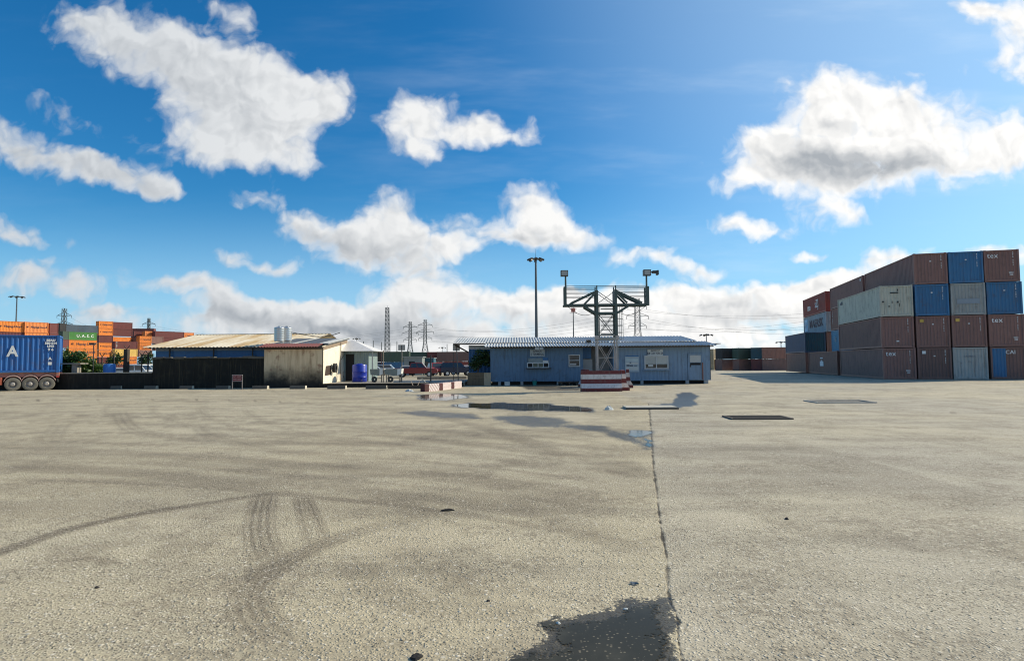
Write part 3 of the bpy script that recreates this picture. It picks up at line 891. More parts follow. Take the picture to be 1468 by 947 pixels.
# ---- far stacks between the guardhouse and the block
GF = 'far container stacks behind the right of the guardhouse'
def far(px0, px1, ybase, row, c, label, L=None, Y=140, yaw=R(0), grp=GF):
    b0 = at((px0 + px1) / 2, ybase, Y)
    w = abs(at(px1, ybase, Y).x - at(px0, ybase, Y).x)
    L = L or w
    p = Vector((b0.x, Y, gz(Y) + row * (CH + .02)))
    return container(p, yaw, L, c, label, grp)
yb = 529.5
far(1033, 1058, yb, 0, 'darkbrown', 'dark brown container at ground level, left one of the far low stacks', 6.06, 142, R(20)); far(1034, 1058, yb, 1, 'black', 'almost black container on the left one of the far low stacks', 6.06, 142, R(20))
far(1060, 1082, yb, 0, 'rust', 'brown container at ground level under the dull green one', 6.06, 139, R(14)); far(1060, 1082, yb, 1, 'dkgreen', 'dull green container on the far low stack left of the teal one', 6.06, 139, R(14))
far(1081, 1098, yb, 0, 'maroon', 'dark maroon container at ground level under the far teal one', 6.06, 137, R(55)); far(1081, 1098, yb, 1, 'teal', 'dark teal container on the far stack between green and red ones', 6.06, 137, R(55))
far(1099, 1124, yb, 0, 'darkbrown', 'dark purple brown container at ground level under the far red ones', 6.06, 134, R(-8)); far(1099, 1124, yb, 1, 'rust', 'dull red container on the far stack beside the navy block end', 6.06, 134, R(-8))
far(1116, 1140, yb, 0, 'brown', 'brown container at ground level just behind the navy block end', 6.06, 141, R(-8)); far(1116, 1140, yb, 1, 'rust', 'rusty container on the far stack touching the navy block end', 6.06, 141, R(-8))
far(1013, 1027, 527, 0, 'buff', 'buff container at ground level seen past the guardhouse corner', 6.06, 150, R(60)); far(1013, 1027, 527, 1, 'buff', 'buff container stacked on another past the guardhouse corner', 6.06, 150, R(60))
far(1026, 1040, 528, 0, 'maroon', 'low maroon container lying between the buff stack and the dark ones', 6.06, 150, R(30))

# ---- far stacks on the left
GL = 'far container stacks behind the left of the yard'
LIT, SHD = R(58), R(-6)
def left_box(px0, px1, ytop, c, label, lett=None, Y=None, yaw=LIT, size=.9, m=None, row=None):
    """container whose visible long side spans px0..px1 with its top edge at ytop"""
    xm = (px0 + px1) / 2
    top = at(xm, ytop, Y)
    if row is None: row = round((top.z - gz(Y)) / (CH + .022) - 1)
    per_m = FPX / Y * (math.cos(yaw) + abs(top.x / Y) * math.sin(yaw))
    L = round((px1 - px0) / per_m, 1)
    r = container((top.x, Y, gz(Y) + row * (CH + .022)), yaw, L, c, label, GL)
    if lett: mark_side(r, L, lett, size, .05 * L, 1.3, m or INK, -1, bold=.02)
    r['len'] = L
    return r
HL = 'Hapag-Lloyd'
def HLbox(px0, px1, yt, Y, label, c='orange', yaw=LIT, row=None):
    r = left_box(px0, px1, yt, c, label, None, Y, yaw, row=row)
    L = r['len']
    mark_side(r, L, HL, L * .135, L * .10, 1.35, INK, -1, bold=.008)
    lo = MB()
    for k in range(3): lo.bar((-.28 + k * .2, 0, -.3), (-.08 + k * .2, 0, .3), .11, .02)
    for z in (-.12, .12): lo.bar((-.36, 0, z), (.36, 0, z), .02, .09)
    o = lo.build('logo', INK, r, loc=(-L * .38, -CW / 2 + .02, 1.35)); o.scale = (L / 7.5,) * 3
    return r
HLbox(-6, 32, 454, 142, 'large orange Hapag-Lloyd container at the far left edge above the lorry')
left_box(-6, 32, 470, 'maroon', 'maroon container under the far left orange one, just above the lorry roof', None, 142)
HLbox(33, 67, 459, 146, 'orange Hapag-Lloyd container above the tail of the lorry', 'orangelit')
HLbox(33, 67, 475, 146, 'orange container partly hidden under the one above the lorry tail', 'orangelit')
left_box(66, 78, 460, 'maroon', 'dark maroon container end on top, right of the big orange pair', None, 150, SHD); left_box(66, 78, 474, 'maroon', 'dark maroon container end one below the top, right of the big orange pair', None, 150, SHD)
left_box(78, 91, 461, 'black', 'added container painted nearly black for the shaded end of the slate one on top', None, 188, SHD); left_box(80, 95, 474, 'dkgreen', 'added container painted very dark green for the shaded end of the UASC one', None, 186, SHD); left_box(80, 95, 484, 'maroon', 'added container painted dark red for the shaded end of the orange one over bushes', None, 186, SHD)  # added boxes: shade on neighbouring containers' end faces put into dark paints
left_box(90, 139, 461, 'slate', 'slate blue container on top of the green one', None, 197)
a = left_box(97, 137, 473, 'green', 'green container with white UASC letters', None, 192); mark_side(a, a['len'], 'U.A.S.C', 1.2, .6, 1.3, WHITE, -1, bold=.02, space=1.3)
HLbox(97, 137, 484, 192, 'orange Hapag-Lloyd container right under the green one'); HLbox(97, 137, 495, 192, 'orange container half hidden by the bushes, two under the green one'); HLbox(97, 137, 506, 192, 'lowest orange container showing through the bushes')
Y4 = 216
for yt, c, lb in ((459, 'o', 'topmost orange container of the slim tall column'), (469.5, 'o', 'second orange container from the top of the slim tall column'), (480, 'b', 'maroon container in the middle of the slim tall orange column'),
        (490, 'o', 'orange container right under the maroon one of the slim column'), (500, 'o', 'second orange container under the maroon one of the slim column')):
    if c == 'o': HLbox(140, 160, yt, Y4, lb)
    else: left_box(140, 160, yt, 'maroon', lb, None, Y4)
left_box(140, 160, 510, 'maroon', 'maroon container at the bottom of the slim column, behind the fence', None, Y4, row=1); left_box(140, 160, 520, 'brown', 'ground level brown container of the slim column, behind the parked cars', None, Y4, row=0)
for yt, c, lb in ((466, 'maroon', 'plain maroon container, upper of the wide pair right of the slim orange column'), (476, 'maroon', 'plain maroon container, lower of the wide pair right of the slim orange column')):
    left_box(159, 188, yt, c, lb, None, 222)
left_box(157, 186, 486, 'orange', 'orange container peeping out under the wide maroon pair', None, 228)
a = left_box(163, 195, 487, 'maroon', 'maroon container with a white code on top of the yellow one', None, 205)
for k in range(5): text('UTCU7'[k], .42, WHITE, a, (-a['len'] / 2 + .5, -CW / 2 + .02, 2.2 - k * .42), (R(90), 0, 0), name='code_lettering', bold=.01)
a = left_box(163, 195, 498, 'yellow', 'yellow container with a dark square emblem', None, 205); MB().box((0, 0, 0), (1.0, .02, 1.7)).build('emblem', INK, a, loc=(.1, -CW / 2 + .02, 1.3)); MB().box((0, 0, 0), (.35, .022, .7)).build('emblem', paint('yellow'), a, loc=(.1, -CW / 2 + .016, 1.3))
HLbox(168, 194, 508, 205, 'orange container under the yellow one behind the fence'); left_box(165, 195, 518, 'maroon', 'maroon container low under the yellow one, behind the parked cars', None, 205, row=0)
left_box(189, 222, 470.5, 'maroon', 'dark maroon container on the long top row behind', None, 262, R(12)); left_box(221, 262, 470.5, 'maroon', 'maroon container at the right end of the long top row', None, 240)
left_box(221, 262, 481, 'maroon', 'maroon container under the right end of the long top row', None, 240); left_box(221, 262, 492, 'brown', 'brown container third down at the right end of the long top row', None, 240)
left_box(190, 205, 475, 'maroon', 'small maroon container left of the pale orange one on the rear row', None, 236); HLbox(206, 218, 476, 236, 'small pale orange container sitting on the rear row', 'orangelit')
left_box(187, 199, 485, 'darkbrown', 'dark brown container end left of the twin orange ones', None, 232, SHD); left_box(187, 199, 495, 'darkbrown', 'lower dark brown container end left of the twin orange ones', None, 232, SHD)
for yt, lb in ((483, 'upper orange container of the twin pair by the rusty roof'), (493, 'lower orange container of the twin pair by the rusty roof')): HLbox(198, 215, yt, 222, lb)
left_box(215, 232, 484, 'brown', 'brown container just above the edge of the rusty roof', None, 226)
left_box(197, 216, 503, 'brown', 'brown container low behind the fence by the rusty roof', None, 220); left_box(197, 216, 513, 'maroon', 'lowest maroon container behind the fence by the rusty roof', None, 220, row=0)
HLbox(262, 276, 478, 250, 'orange container peeping over the rusty roof', 'orangelit')
for o in COL.objects:
    if 'len' in o.keys(): del o['len']
# ------------------------------------------------------------------ guardhouse
def wb(mb, name, mats, parent, smooth=False, fix=True):
    """build a part given in world coordinates under its (unrotated) thing"""
    o = parent.location
    mb.v = [(x - o.x, y - o.y, z - o.z) for x, y, z in mb.v]
    return mb.build(name, mats, parent, smooth, fix)

BLUE = mat('blue_cladding', (.095, .180, .285), .6, var=.32, scale=.8, dirt=.45, dirtcol=(.06, .08, .10), streak=.6, bump=.05)
BLUE2 = mat('blue_cladding_faded', (.175, .27, .385), .6, var=.25, scale=.8, dirt=.4, dirtcol=(.10, .12, .14), streak=.55, bump=.05)
DEEPBLUE = mat('deep_blue_cladding', (.022, .125, .30), .5, var=.2, dirt=.25, dirtcol=(.02, .03, .05), streak=.3)
TRIM = mat('pale_trim', (.50, .53, .54), .6, var=.12, dirt=.25, dirtcol=(.2, .19, .17))
DARK = mat('dark_void', (.012, .012, .012), .9, dirt=0, var=.3)
DKWOOD = mat('dark_timber', (.06, .045, .032), .8, var=.3, dirt=.3)
GLASS = mat('dark_window_glass', (.02, .026, .03), .08, var=.1, dirt=0, spec=.6)
CURT = mat('pale_curtain', (.42, .44, .42), .8, var=.15, dirt=.15)
PAPER = mat('paper', (.55, .57, .55), .8, var=.1, dirt=.1)
TEALP = mat('teal_plastic', (.02, .22, .19), .5, dirt=.1)
ZINC = mat('zinc_sheet', (.50, .50, .48), .45, metal=.3, var=.2, scale=.6, dirt=.4, dirtcol=(.20, .17, .14), streak=.0, bump=.04)
def rusty_roof():
    m, t, b = new_mat('rusty_zinc_sheet')
    co = t.n('ShaderNodeTexCoord').outputs['Object']
    n1 = t.noise(t.mapping(co, scale=(1.1, .10, .1)), 1.0, 6, .65)      # rust runs down the slope, sheet by sheet
    n2 = t.noise(co, .45, 5, .6)
    n3 = t.noise(t.mapping(co, scale=(4, .5, .5)), 1.0, 4, .6)
    base = t.mix(t.ss(n1, .40, .66), (.62, .56, .44, 1), (.40, .265, .115, 1))
    base = t.mix(t.m('MULTIPLY', t.ss(n2, .45, .7), .6), base, (.50, .38, .21, 1))
    base = t.mix(t.m('MULTIPLY', t.ss(n3, .55, .75), .5), base, (.24, .14, .06, 1))
    t.put(b.inputs['Base Color'], base); b.inputs['Roughness'].default_value = .7
    return m
ZINCRUST = rusty_roof()
GREYPAINT = mat('grey_paint', (.27, .29, .30), .6, var=.15, dirt=.2)

def roof_sheet(x0, x1, ya, za, yb_, zb, pitch=.21, depth=.032, th=.012):
    """corrugated sheet: ribs run down the slope from (yb, zb) to (ya, za)"""
    n = int(abs(x1 - x0) / pitch) * 6
    xs = [x0 + (x1 - x0) * i / n for i in range(n + 1)]
    vs, fs = [], []
    for x in xs:
        w = depth * math.sin((x - x0) / pitch * 2 * math.pi)
        vs += [(x, ya, za + w), (x, yb_, zb + w), (x, yb_, zb + w - th), (x, ya, za + w - th)]
    for i in range(n):
        a, c = 4 * i, 4 * i + 4
        fs += [(a, c, c + 1, a + 1), (a + 3, a + 2, c + 2, c + 3), (a, a + 3, c + 3, c), (a + 1, c + 1, c + 2, a + 2)]
    return MB().add(vs, fs)

YF = 43.3
def hx(px, Y=YF): return at(px, 518, Y).x
def hz(py, px=850, Y=YF): return at(px, py, Y).z
gh = thing('guardhouse', (hx(860), YF, 0), 0, 'long low blue sheet metal guardhouse with corrugated zinc roofs', 'guardhouse')
zf, zt = .26, 2.86
for nm, a, c, mt_ in (('left', 703, 836, BLUE), ('right', 879, 1018, BLUE2)):
    xa, xb = hx(a), hx(c)
    w = MB().b2((xa, YF + .06, zf), (xb, YF + 5.2, zt))
    corr(w, (xa, YF, 0), (xb, YF, 0), zf, zt, (0, -1), .025, .30)
    if nm == 'right': corr(w, (xb + .03, YF, 0), (xb + .03, YF + 5.2, 0), zf, zt, (1, 0), .025, .30)
    wb(w, 'wall', mt_, gh, fix=False)
    wb(MB().b2((xa + .1, YF + .25, .02), (xb - .1, YF + 5, zf - .004)), 'underfloor_shade', DARK, gh)  # dark box put in for the shade under the raised floor
# carport wing on the left and the recess between the two cabins
xa, xb = hx(672, 45.6), hx(704, 45.6)
w = MB().b2((xa, 45.66, .3), (xb, 49.5, 2.72)); corr(w, (xa, 45.6, 0), (xb, 45.6, 0), .3, 2.72, (0, -1), .025, .28)
wb(w, 'wall', DEEPBLUE, gh, fix=False)['label'] = 'deep blue set back wall'
wb(MB().b2((xa, 45.5, 2.724), (xb, 45.58, 2.98)), 'fascia', TRIM, gh)
wb(MB().bar((hx(652, 45.2), 45.2, 3.02), (xa - .02, 45.5, 2.45), .1), 'roof_brace', DKWOOD, gh)
wb(MB().b2((hx(835), 45.3, .2), (hx(880), 45.4, 2.9)), 'recess_wall', mat('recess_wall', (.20, .22, .23), .7, var=.2, dirt=.4), gh)
wb(MB().b2((hx(836), 44.2, 1.9), (hx(850), 44.26, 2.86)), 'recess_screen', DEEPBLUE, gh)
# roofs
wb(roof_sheet(hx(694, 42.6), hx(879.5, 42.6), 42.55, 2.80, 45.3, 3.17), 'front_roof', ZINC, gh, fix=False)
wb(roof_sheet(hx(880, 42.6), hx(1028, 42.6), 42.55, 2.79, 45.3, 3.15), 'front_roof', ZINC, gh, fix=False)
wb(roof_sheet(hx(650, 45), hx(873, 45), 44.7, 3.16, 49, 3.70), 'upper_roof', ZINC, gh, fix=False)
wb(roof_sheet(hx(873, 45) + .01, hx(998, 45), 44.7, 3.17, 49, 3.72, pitch=.26), 'upper_roof', ZINC, gh, fix=False)
wb(MB().b2((hx(650, 45), 44.72, 3.02), (hx(704, 45), 44.8, 3.11)), 'eave_beam', DKWOOD, gh)
wb(MB().b2((hx(704), 42.75, 2.68), (hx(862), 42.82, 2.76)), 'eave_beam', DKWOOD, gh)
wb(MB().b2((hx(881), 42.75, 2.67), (hx(1020), 42.82, 2.75)), 'eave_beam', DKWOOD, gh)
wb(MB().b2((hx(999, 45) + .6, 45.6, 2.95), (hx(1034, 45.6), 49, 3.0)), 'rear_canopy', DKWOOD, gh)
# openings
def window(px0, px1, py0, py1, vbars=(), hbars=(), panes=None, Y=YF, name='window', frame=TRIM, fw=.06):
    x0, x1, z0, z1 = hx(px0, Y), hx(px1, Y), hz(py1, px0, Y), hz(py0, px0, Y)
    f = MB()
    y0, y1 = Y - .07, Y - .005
    f.b2((x0, y0, z0), (x0 + fw, y1, z1)); f.b2((x1 - fw, y0, z0), (x1, y1, z1))
    f.b2((x0 + fw, y0, z1 - fw), (x1 - fw, y1, z1)); f.b2((x0 + fw, y0, z0), (x1 - fw, y1, z0 + fw))
    for v in vbars:
        xv = x0 + (x1 - x0) * v; f.b2((xv - fw * .4, y0 + .005, z0 + fw), (xv + fw * .4, y1, z1 - fw))
    for h in hbars:
        zv = z0 + (z1 - z0) * h; f.b2((x0 + fw, y0 + .008, zv - fw * .4), (x1 - fw, y1, zv + fw * .4))
    fo = wb(f, name, frame, gh)
    for (u0, u1, v0, v1, mm, nm) in (panes or [(0, 1, 0, 1, GLASS, 'pane')]):
        o = wb(MB().b2((x0 + (x1 - x0) * u0 + .01, Y - .035, z0 + (z1 - z0) * v0 + .01), (x0 + (x1 - x0) * u1 - .01, Y - .008, z0 + (z1 - z0) * v1 - .01)), nm, mm, gh)
        o.parent = fo
    return fo, (x0, x1, z0, z1)
fo, _ = window(815, 831.5, 508, 525.5, hbars=(.52,))
o = wb(MB().b2((hx(817), YF - .045, hz(522.6)), (hx(826), YF - .036, hz(520.6))), 'notice', PAPER, gh); o.parent = fo
fo, (x0, x1, z0, z1) = window(923.5, 958, 509.5, 529, vbars=(.5,), panes=[(0, .5, .36, 1, CURT, 'curtain'), (.5, 1, .36, 1, CURT, 'curtain'), (0, 1, 0, .36, GLASS, 'pane')], fw=.085)
o = wb(MB().b2((hx(929), YF - .05, hz(526)), (hx(936), YF - .036, hz(523))), 'notice', PAPER, gh); o.parent = fo
wb(MB().b2((x0 - .12, YF - .16, z0 - .10), (x1 + .12, YF - .005, z0 - .03)), 'window_sill', BLUE2, gh)
# service hatch with papers and four small openings
fo, (x0, x1, z0, z1) = window(755.5, 787, 519.5, 527.2, vbars=(.26, .5, .74), panes=[(0, .26, 0, 1, DARK, 'pane'), (.26, .74, 0, 1, mat('green_glass', (.02, .06, .05), .15, dirt=0), 'pane'), (.74, 1, 0, 1, DARK, 'pane')], name='service_hatch')
wb(MB().b2((x0 - .1, YF - .30, z0 - .07), (x1 + .15, YF - .005, z0 - .01)), 'hatch_shelf', DKWOOD, gh)
wb(MB().b2((hx(757.5), YF - .05, hz(519.2)), (hx(778), YF - .005, hz(512.5))), 'paper_panel', mat('old_paper', (.22, .27, .28), .8, var=.35, scale=5, dirt=.4), gh)
wb(MB().b2((hx(778.3), YF - .05, hz(519)), (hx(786), YF - .005, hz(515.8))), 'paper_panel', PAPER, gh)
wb(MB().b2((hx(778.3), YF - .05, hz(515.6)), (hx(786), YF - .005, hz(512))), 'paper_panel', DEEPBLUE, gh)
# doors
def door(px0, px1, py0, glass=None, m=BLUE2):
    x0, x1 = hx(px0), hx(px1)
    z1 = hz(py0, px0)
    d = wb(MB().b2((x0, YF - .045, .30), (x1, YF - .004, z1)), 'door', m, gh)
    fr = MB()
    for a, c in ((x0 - .07, x0 - .005), (x1 + .005, x1 + .07)): fr.b2((a, YF - .06, .28), (c, YF - .003, z1 + .06))
    fr.b2((x0, YF - .06, z1 + .005), (x1, YF - .003, z1 + .06))
    o = wb(fr, 'door_frame', m, gh); o.parent = d; 
    o = wb(MB().b2((x0 + .07, YF - .12, 1.22), (x0 + .11, YF - .047, 1.36)), 'handle', DKWOOD, gh); o.parent = d
    if glass:
        g0, g1, mm = glass
        o = wb(MB().b2((x0 + .06, YF - .06, hz(g1, px0)), (x1 - .06, YF - .047, hz(g0, px0))), 'pane', mm, gh); o.parent = d
    return d
d = door(987.5, 1005.5, 507.5, (509, 519, mat('pane_reflection', (.30, .34, .36), .12, var=.1, dirt=.1, spec=.8)))  # reflected light put into the upper pane as a pale colour
o = wb(MB().b2((hx(989), YF - .06, hz(524.2)), (hx(1004), YF - .047, hz(521))), 'pane', DARK, gh); o.parent = d
wb(MB().bar((hx(1006.5), YF - .10, .30), (hx(1006.5), YF - .10, 1.55), .07), 'door_post', mat('rust_pipe', (.22, .10, .07), .7), gh)
wb(MB().b2((hx(836.5), 44.0, .25), (hx(851), 44.06, 1.85)), 'door', GREYPAINT, gh)
wb(MB().b2((hx(862), 45.18, .25), (hx(879), 45.26, 2.3)), 'door', mat('pale_grey_door', (.30, .32, .33), .6), gh)
for pxl, pyl in ((957, 495.5), (845, 489)): wb(MB().box((hx(pxl), 43.6, hz(pyl)), (.32, .3, .22)), 'roof_vent', DKWOOD, gh)
for pxc, w_ in ((716, .1), (748, .1), (800, .1), (920, .1), (985, .12), (1012, .15)): wb(MB().box((hx(pxc), YF + .12, .13), (w_ * 2, .2, .255)), 'footing', GREYPAINT, gh)
# things fixed to or standing at the guardhouse
def sign_board(name, px0, px1, py0, py1, Y, label, cat, lines=(), face=PAPER, ink=INK, strip=None):
    x0, x1, z0, z1 = hx(px0, Y), hx(px1, Y), at(px0, py1, Y).z, at(px0, py0, Y).z
    r = thing(name, ((x0 + x1) / 2, Y, (z0 + z1) / 2), 0, label, cat)
    wd, hg = x1 - x0, z1 - z0
    MB().box((0, 0, 0), (wd, .03, hg)).build('board', face, r)
    for txt, s, px_, pz, sx in lines: text(txt, s, ink, r, (px_, -.019, pz), sx=sx, bold=.003)
    return r, wd, hg
sg, wd, hg = sign_board('notice_sign', 760, 781, 501, 510.5, YF - .05, 'pale two-line sign above the service hatch of the guardhouse', 'sign', [('AFRICA', .19, 0, .11, 1), ('E TERMINAL', .22, 0, -.1, .82)], face=mat('faded_sign', (.34, .40, .43), .7, dirt=.2))
sg, wd, hg = sign_board('notice_sign', 928.5, 950.5, 500.5, 509.3, YF - .06, 'pale two-line sign over the curtained window of the guardhouse', 'sign', [('INWE 27', .17, 0, .11, 1), ('KM CON YON ZA', .23, 0, -.08, .62)], face=mat('faded_sign_bright', (.50, .55, .56), .7, dirt=.2))
sg, wd, hg = sign_board('notice_board', 896, 916, 509, 533, YF - .05, 'tall notice board with pasted sheets left of the curtained window', 'notice board', face=mat('notice_sheet', (.34, .42, .47), .7, var=.2, dirt=.2))
MB().b2((-wd / 2 + .02, -.022, hg / 2 - .10), (wd / 2 - .02, -.016, hg / 2 - .02)).build('header_strip', DEEPBLUE, sg)
for k, (z, h) in enumerate(((.26, .20), (.02, .16), (-.36, .24))): MB().b2((-wd / 2 + .05, -.022, z - h / 2), (wd / 2 - .05, -.016, z + h / 2)).build('sheet', PAPER if k else mat('sheet_pale', (.42, .50, .52), .8), sg)
for k, (x, z, w_, h) in enumerate(((-.3, -.14, .22, .12), (-.05, -.15, .25, .10), (.25, -.15, .2, .07), (-.12, .06, .12, .09))): MB().b2((x - w_ / 2, -.028, z - h / 2), (x + w_ / 2, -.0225, z + h / 2)).build('picture', GREYINK, sg)
fl = thing('wall_floodlight', (hx(772.5), 42.66, hz(499)), 0, 'square twin floodlight under the eave above the left guardhouse sign', 'floodlight')
for sx in (-.16, .16): MB().box((sx, -.06, 0), (.3, .12, .2)).build('lamp_head', GREYPAINT, fl); MB().box((sx, -.126, 0), (.24, .01, .14)).build('lens', mat('lens', (.35, .36, .34), .25, dirt=.1), fl)
MB().box((0, .03, .06), (.5, .05, .05)).build('bracket', DKWOOD, fl)
bk = thing('bucket', (hx(766), YF - .25, 0), 0, 'teal plastic bucket under the service hatch', 'bucket')
MB().lathe([(.0, 0), (.13, 0), (.17, .30), (.18, .31), (.165, .31), (.13, .03), (0, .03)], 16).build('pail', TEALP, bk, True); MB().path([(-.17, 0, .29), (-.12, 0, .42), (0, 0, .47), (.12, 0, .42), (.17, 0, .29)], .008).build('handle', DKWOOD, bk)
bx = thing('white_crate', (hx(727), YF - .35, 0), 0, 'small white box on the ground by the left guardhouse wall', 'box')
MB().b2((-.19, -.14, 0), (.19, .14, .25)).build('carton', PAPER, bx); MB().b2((-.20, -.15, .252), (.20, .15, .28)).build('lid', TRIM, bx)
pk = thing('pallet', (hx(812), YF - .9, 0), R(8), 'dark heap of broken pallet boards left of the striped barrier', 'pallet')
for k in range(5): MB().box((0, -.4 + k * .2, .24), (1.35, .12, .025), R(random.uniform(-6, 6))).build('deck_board', DKWOOD, pk)
for k in range(3): MB().box((-.55 + k * .55, 0, .11), (.09, .95, .2)).build('bearer', DKWOOD, pk)
# planter
Yp = 43.2
pl = thing('planter_box', (hx(686, Yp), Yp, 0), 0, 'brown boarded planter box at the left end of the guardhouse', 'planter')
x0, x1 = hx(670, Yp) - pl.location.x, hx(703.5, Yp) - pl.location.x
TIMB = mat('brown_boards', (.15, .105, .06), .8, var=.3, scale=3, dirt=.4, dirtcol=(.03, .025, .02), streak=.4, bump=.2)
TIMBLIT = mat('sunlit_boards', (.42, .32, .21), .8, var=.2, scale=3, dirt=.3, dirtcol=(.08, .06, .04), streak=.4, bump=.2)  # lit end of the planter: sunlight put into paler boards
zz = .92
m_ = MB()
for k in range(4): m_.b2((x0, 0, .02 + k * .23), (x1 - .52, .06, .02 + k * .23 + .222))
m_.build('front_boards', TIMB, pl)
m_ = MB(); m_.prism([(x1 - .5, .0), (x1 - .0, .0), (x1 - .0, zz), (x1 - .5, zz)], .0, .05); m_.build('end_panel', TIMBLIT, pl)
MB().b2((x1 - .06, .06, 0), (x1, 1.4, zz)).build('side_boards', TIMBLIT, pl); MB().b2((x0, .06, 0), (x0 + .06, 1.4, zz)).build('side_boards', TIMB, pl); MB().b2((x0 + .06, 1.34, 0), (x1 - .06, 1.4, zz)).build('back_boards', TIMB, pl)
MB().b2((x0 + .06, .06, .7), (x1 - .06, 1.34, .8)).build('soil', mat('soil', (.05, .035, .025), .9), pl)

# ------------------------------------------------------------------ foliage
def leaf_mat(name, a, c_):
    m, t, b = new_mat(name)
    gi = t.n('ShaderNodeNewGeometry')
    t.put(b.inputs['Base Color'], t.mix(gi.outputs['Random Per Island'], (*a, 1), (*c_, 1)))
    b.inputs['Roughness'].default_value = .5
    tr = t.n('ShaderNodeBsdfTranslucent'); tr.inputs[0].default_value = (a[0] * 1.6, a[1] * 1.7, a[2], 1)
    mx = t.n('ShaderNodeMixShader'); mx.inputs[0].default_value = .25
    t.link(b.outputs[0], mx.inputs[1]); t.link(tr.outputs[0], mx.inputs[2])
    t.link(mx.outputs[0], m.node_tree.nodes['Material Output'].inputs[0])
    return m
LEAF = leaf_mat('bush_leaf', (.030, .070, .014), (.085, .14, .030))
LEAFD = leaf_mat('dark_leaf', (.016, .045, .012), (.045, .085, .020))
BARK = mat('bark', (.10, .075, .05), .85, var=.3, bump=.3)

def crown_mb(clumps, n, leaf, seed):
    """leaf quads scattered in uneven clumps (centre, radius xyz)"""
    r = random.Random(seed)
    mb = MB()
    vol = [c[1][0] * c[1][1] * c[1][2] for c in clumps]
    tot = sum(vol)
    for (c, rad), v in zip(clumps, vol):
        for _ in range(max(20, int(n * v / tot))):
            while True:
                p = Vector((r.uniform(-1, 1), r.uniform(-1, 1), r.uniform(-1, 1)))
                if .12 < p.length < 1: break
            p = p * (0.55 + .45 * p.length) * r.uniform(.8, 1.12)
            q = Vector((c[0] + p.x * rad[0], c[1] + p.y * rad[1], c[2] + p.z * rad[2]))
            d = Vector((r.gauss(0, 1), r.gauss(0, 1), r.gauss(0, .6) - .25)).normalized()
            s = Vector((r.gauss(0, 1), r.gauss(0, 1), r.gauss(0, 1))).cross(d).normalized()
            l = leaf * r.uniform(.6, 1.3)
            mb.add([q, q + d * l * .5 + s * l * .24, q + d * l, q + d * l * .5 - s * l * .24], [(0, 1, 2, 3)])
    return mb

def plant(name, loc, label, cat, clumps, n, leaf, seed, stems, mleaf=None, group=None):
    r = thing(name, loc, 0, label, cat, group)
    t_ = MB()
    for s in stems:
        for (a, ra), (b_, rb) in zip(s[:-1], s[1:]): t_.tube(a, b_, ra, rb, 7)
    t_.build('trunk', BARK, r, True)
    crown_mb(clumps, n, leaf, seed).build('crown', mleaf or LEAF, r, fix=False)
    return r
cl = [((0, 0, 1.55), (.75, .5, .45)), ((-.45, .1, 1.1), (.5, .4, .4)), ((.35, -.1, 2.0), (.4, .35, .35)), ((.55, 0, 1.5), (.35, .3, .5)), ((-.1, 0, 2.15), (.3, .3, .25))]
plant('planter_shrub', (hx(689, 44), 44.0, .78), 'dark leafy shrub with slanting trunk growing from the planter beside the blue wall', 'shrub', [((c[0], c[1], c[2] - .45), r_) for c, r_ in cl], 1500, .19, 3,
      [[((-.25, 0, 0), .06), ((-.05, 0, .8), .05), ((.15, 0, 1.5), .025)], [((-.2, 0, .3), .04), ((-.5, 0, .9), .02)]], LEAFD)

# ------------------------------------------------------------------ gantry tower
YT = 34.3
tw = thing('lighting_gantry', (at(870, 560, YT).x, YT, 0), 0, 'green steel T-shaped gantry tower with railed platform behind the striped barriers', 'gantry tower')
GSTEEL = mat('green_steel', (.055, .085, .075), .55, var=.25, dirt=.35, dirtcol=(.10, .06, .04))
PSTEEL = mat('pale_steel', (.40, .36, .33), .6, var=.25, scale=4, dirt=.45, dirtcol=(.16, .09, .06))
TANST = mat('tan_steel', (.22, .20, .16), .6, var=.25, dirt=.4, dirtcol=(.10, .07, .05))
GYSTEEL = mat('galvanised_steel', (.26, .27, .26), .5, metal=.4, var=.2, dirt=.3)
zB, zP, zR = 0.05, 4.93, 6.0
hw, hd = .54, .34
for sx in (-1, 1):
    for sy in (-1, 1):
        MB().bar((sx * hw, sy * hd, zB), (sx * hw, sy * hd, 3.0), .065).build('lower_leg', PSTEEL, tw)
        MB().bar((sx * hw, sy * hd, 3.0), (sx * hw, sy * hd, 5.78 if True else zR), .13).build('upper_leg', GSTEEL if sx < 0 or sy < 0 else GYSTEEL, tw)
def xbrace(z0, z1, w, m, y, nm='cross_brace', a=hw):
    MB().bar((-a, y, z0), (a, y, z1), w, w * .5).build(nm, m, tw); MB().bar((a, y + .03, z0), (-a, y + .03, z1), w, w * .5).build(nm, m, tw)
for y in (-hd, hd):
    xbrace(.9, 2.85, .05, PSTEEL, y); xbrace(3.1, 4.5, .055, GSTEEL, y); xbrace(4.98, 5.75, .06, GSTEEL, y)
    MB().bar((-hw, y, 2.98), (hw, y, 2.98), .16).build('tie_beam', GYSTEEL, tw); MB().bar((-hw, y, 3.2), (hw, y, 3.2), .06).build('tie_beam', GYSTEEL, tw)
    MB().bar((-hw, y, 4.45), (hw, y, 4.45), .12).build('tie_beam', GSTEEL, tw); MB().bar((-hw, y, 1.9), (hw, y, 1.9), .04).build('tie_beam', PSTEEL, tw)
for sx in (-1, 1):
    for z0, z1 in ((.9, 2.9), (3.1, 4.5)):
        MB().bar((sx * hw, -hd, z0), (sx * hw, hd, z1), .045).build('side_brace', PSTEEL if z0 < 2 else GYSTEEL, tw)
for k in range(7): MB().bar((-hw + .25, 0, 3.28 + k * .24), (hw - .06, 0, 3.28 + k * .24), .06, .05).build('step', GSTEEL, tw)
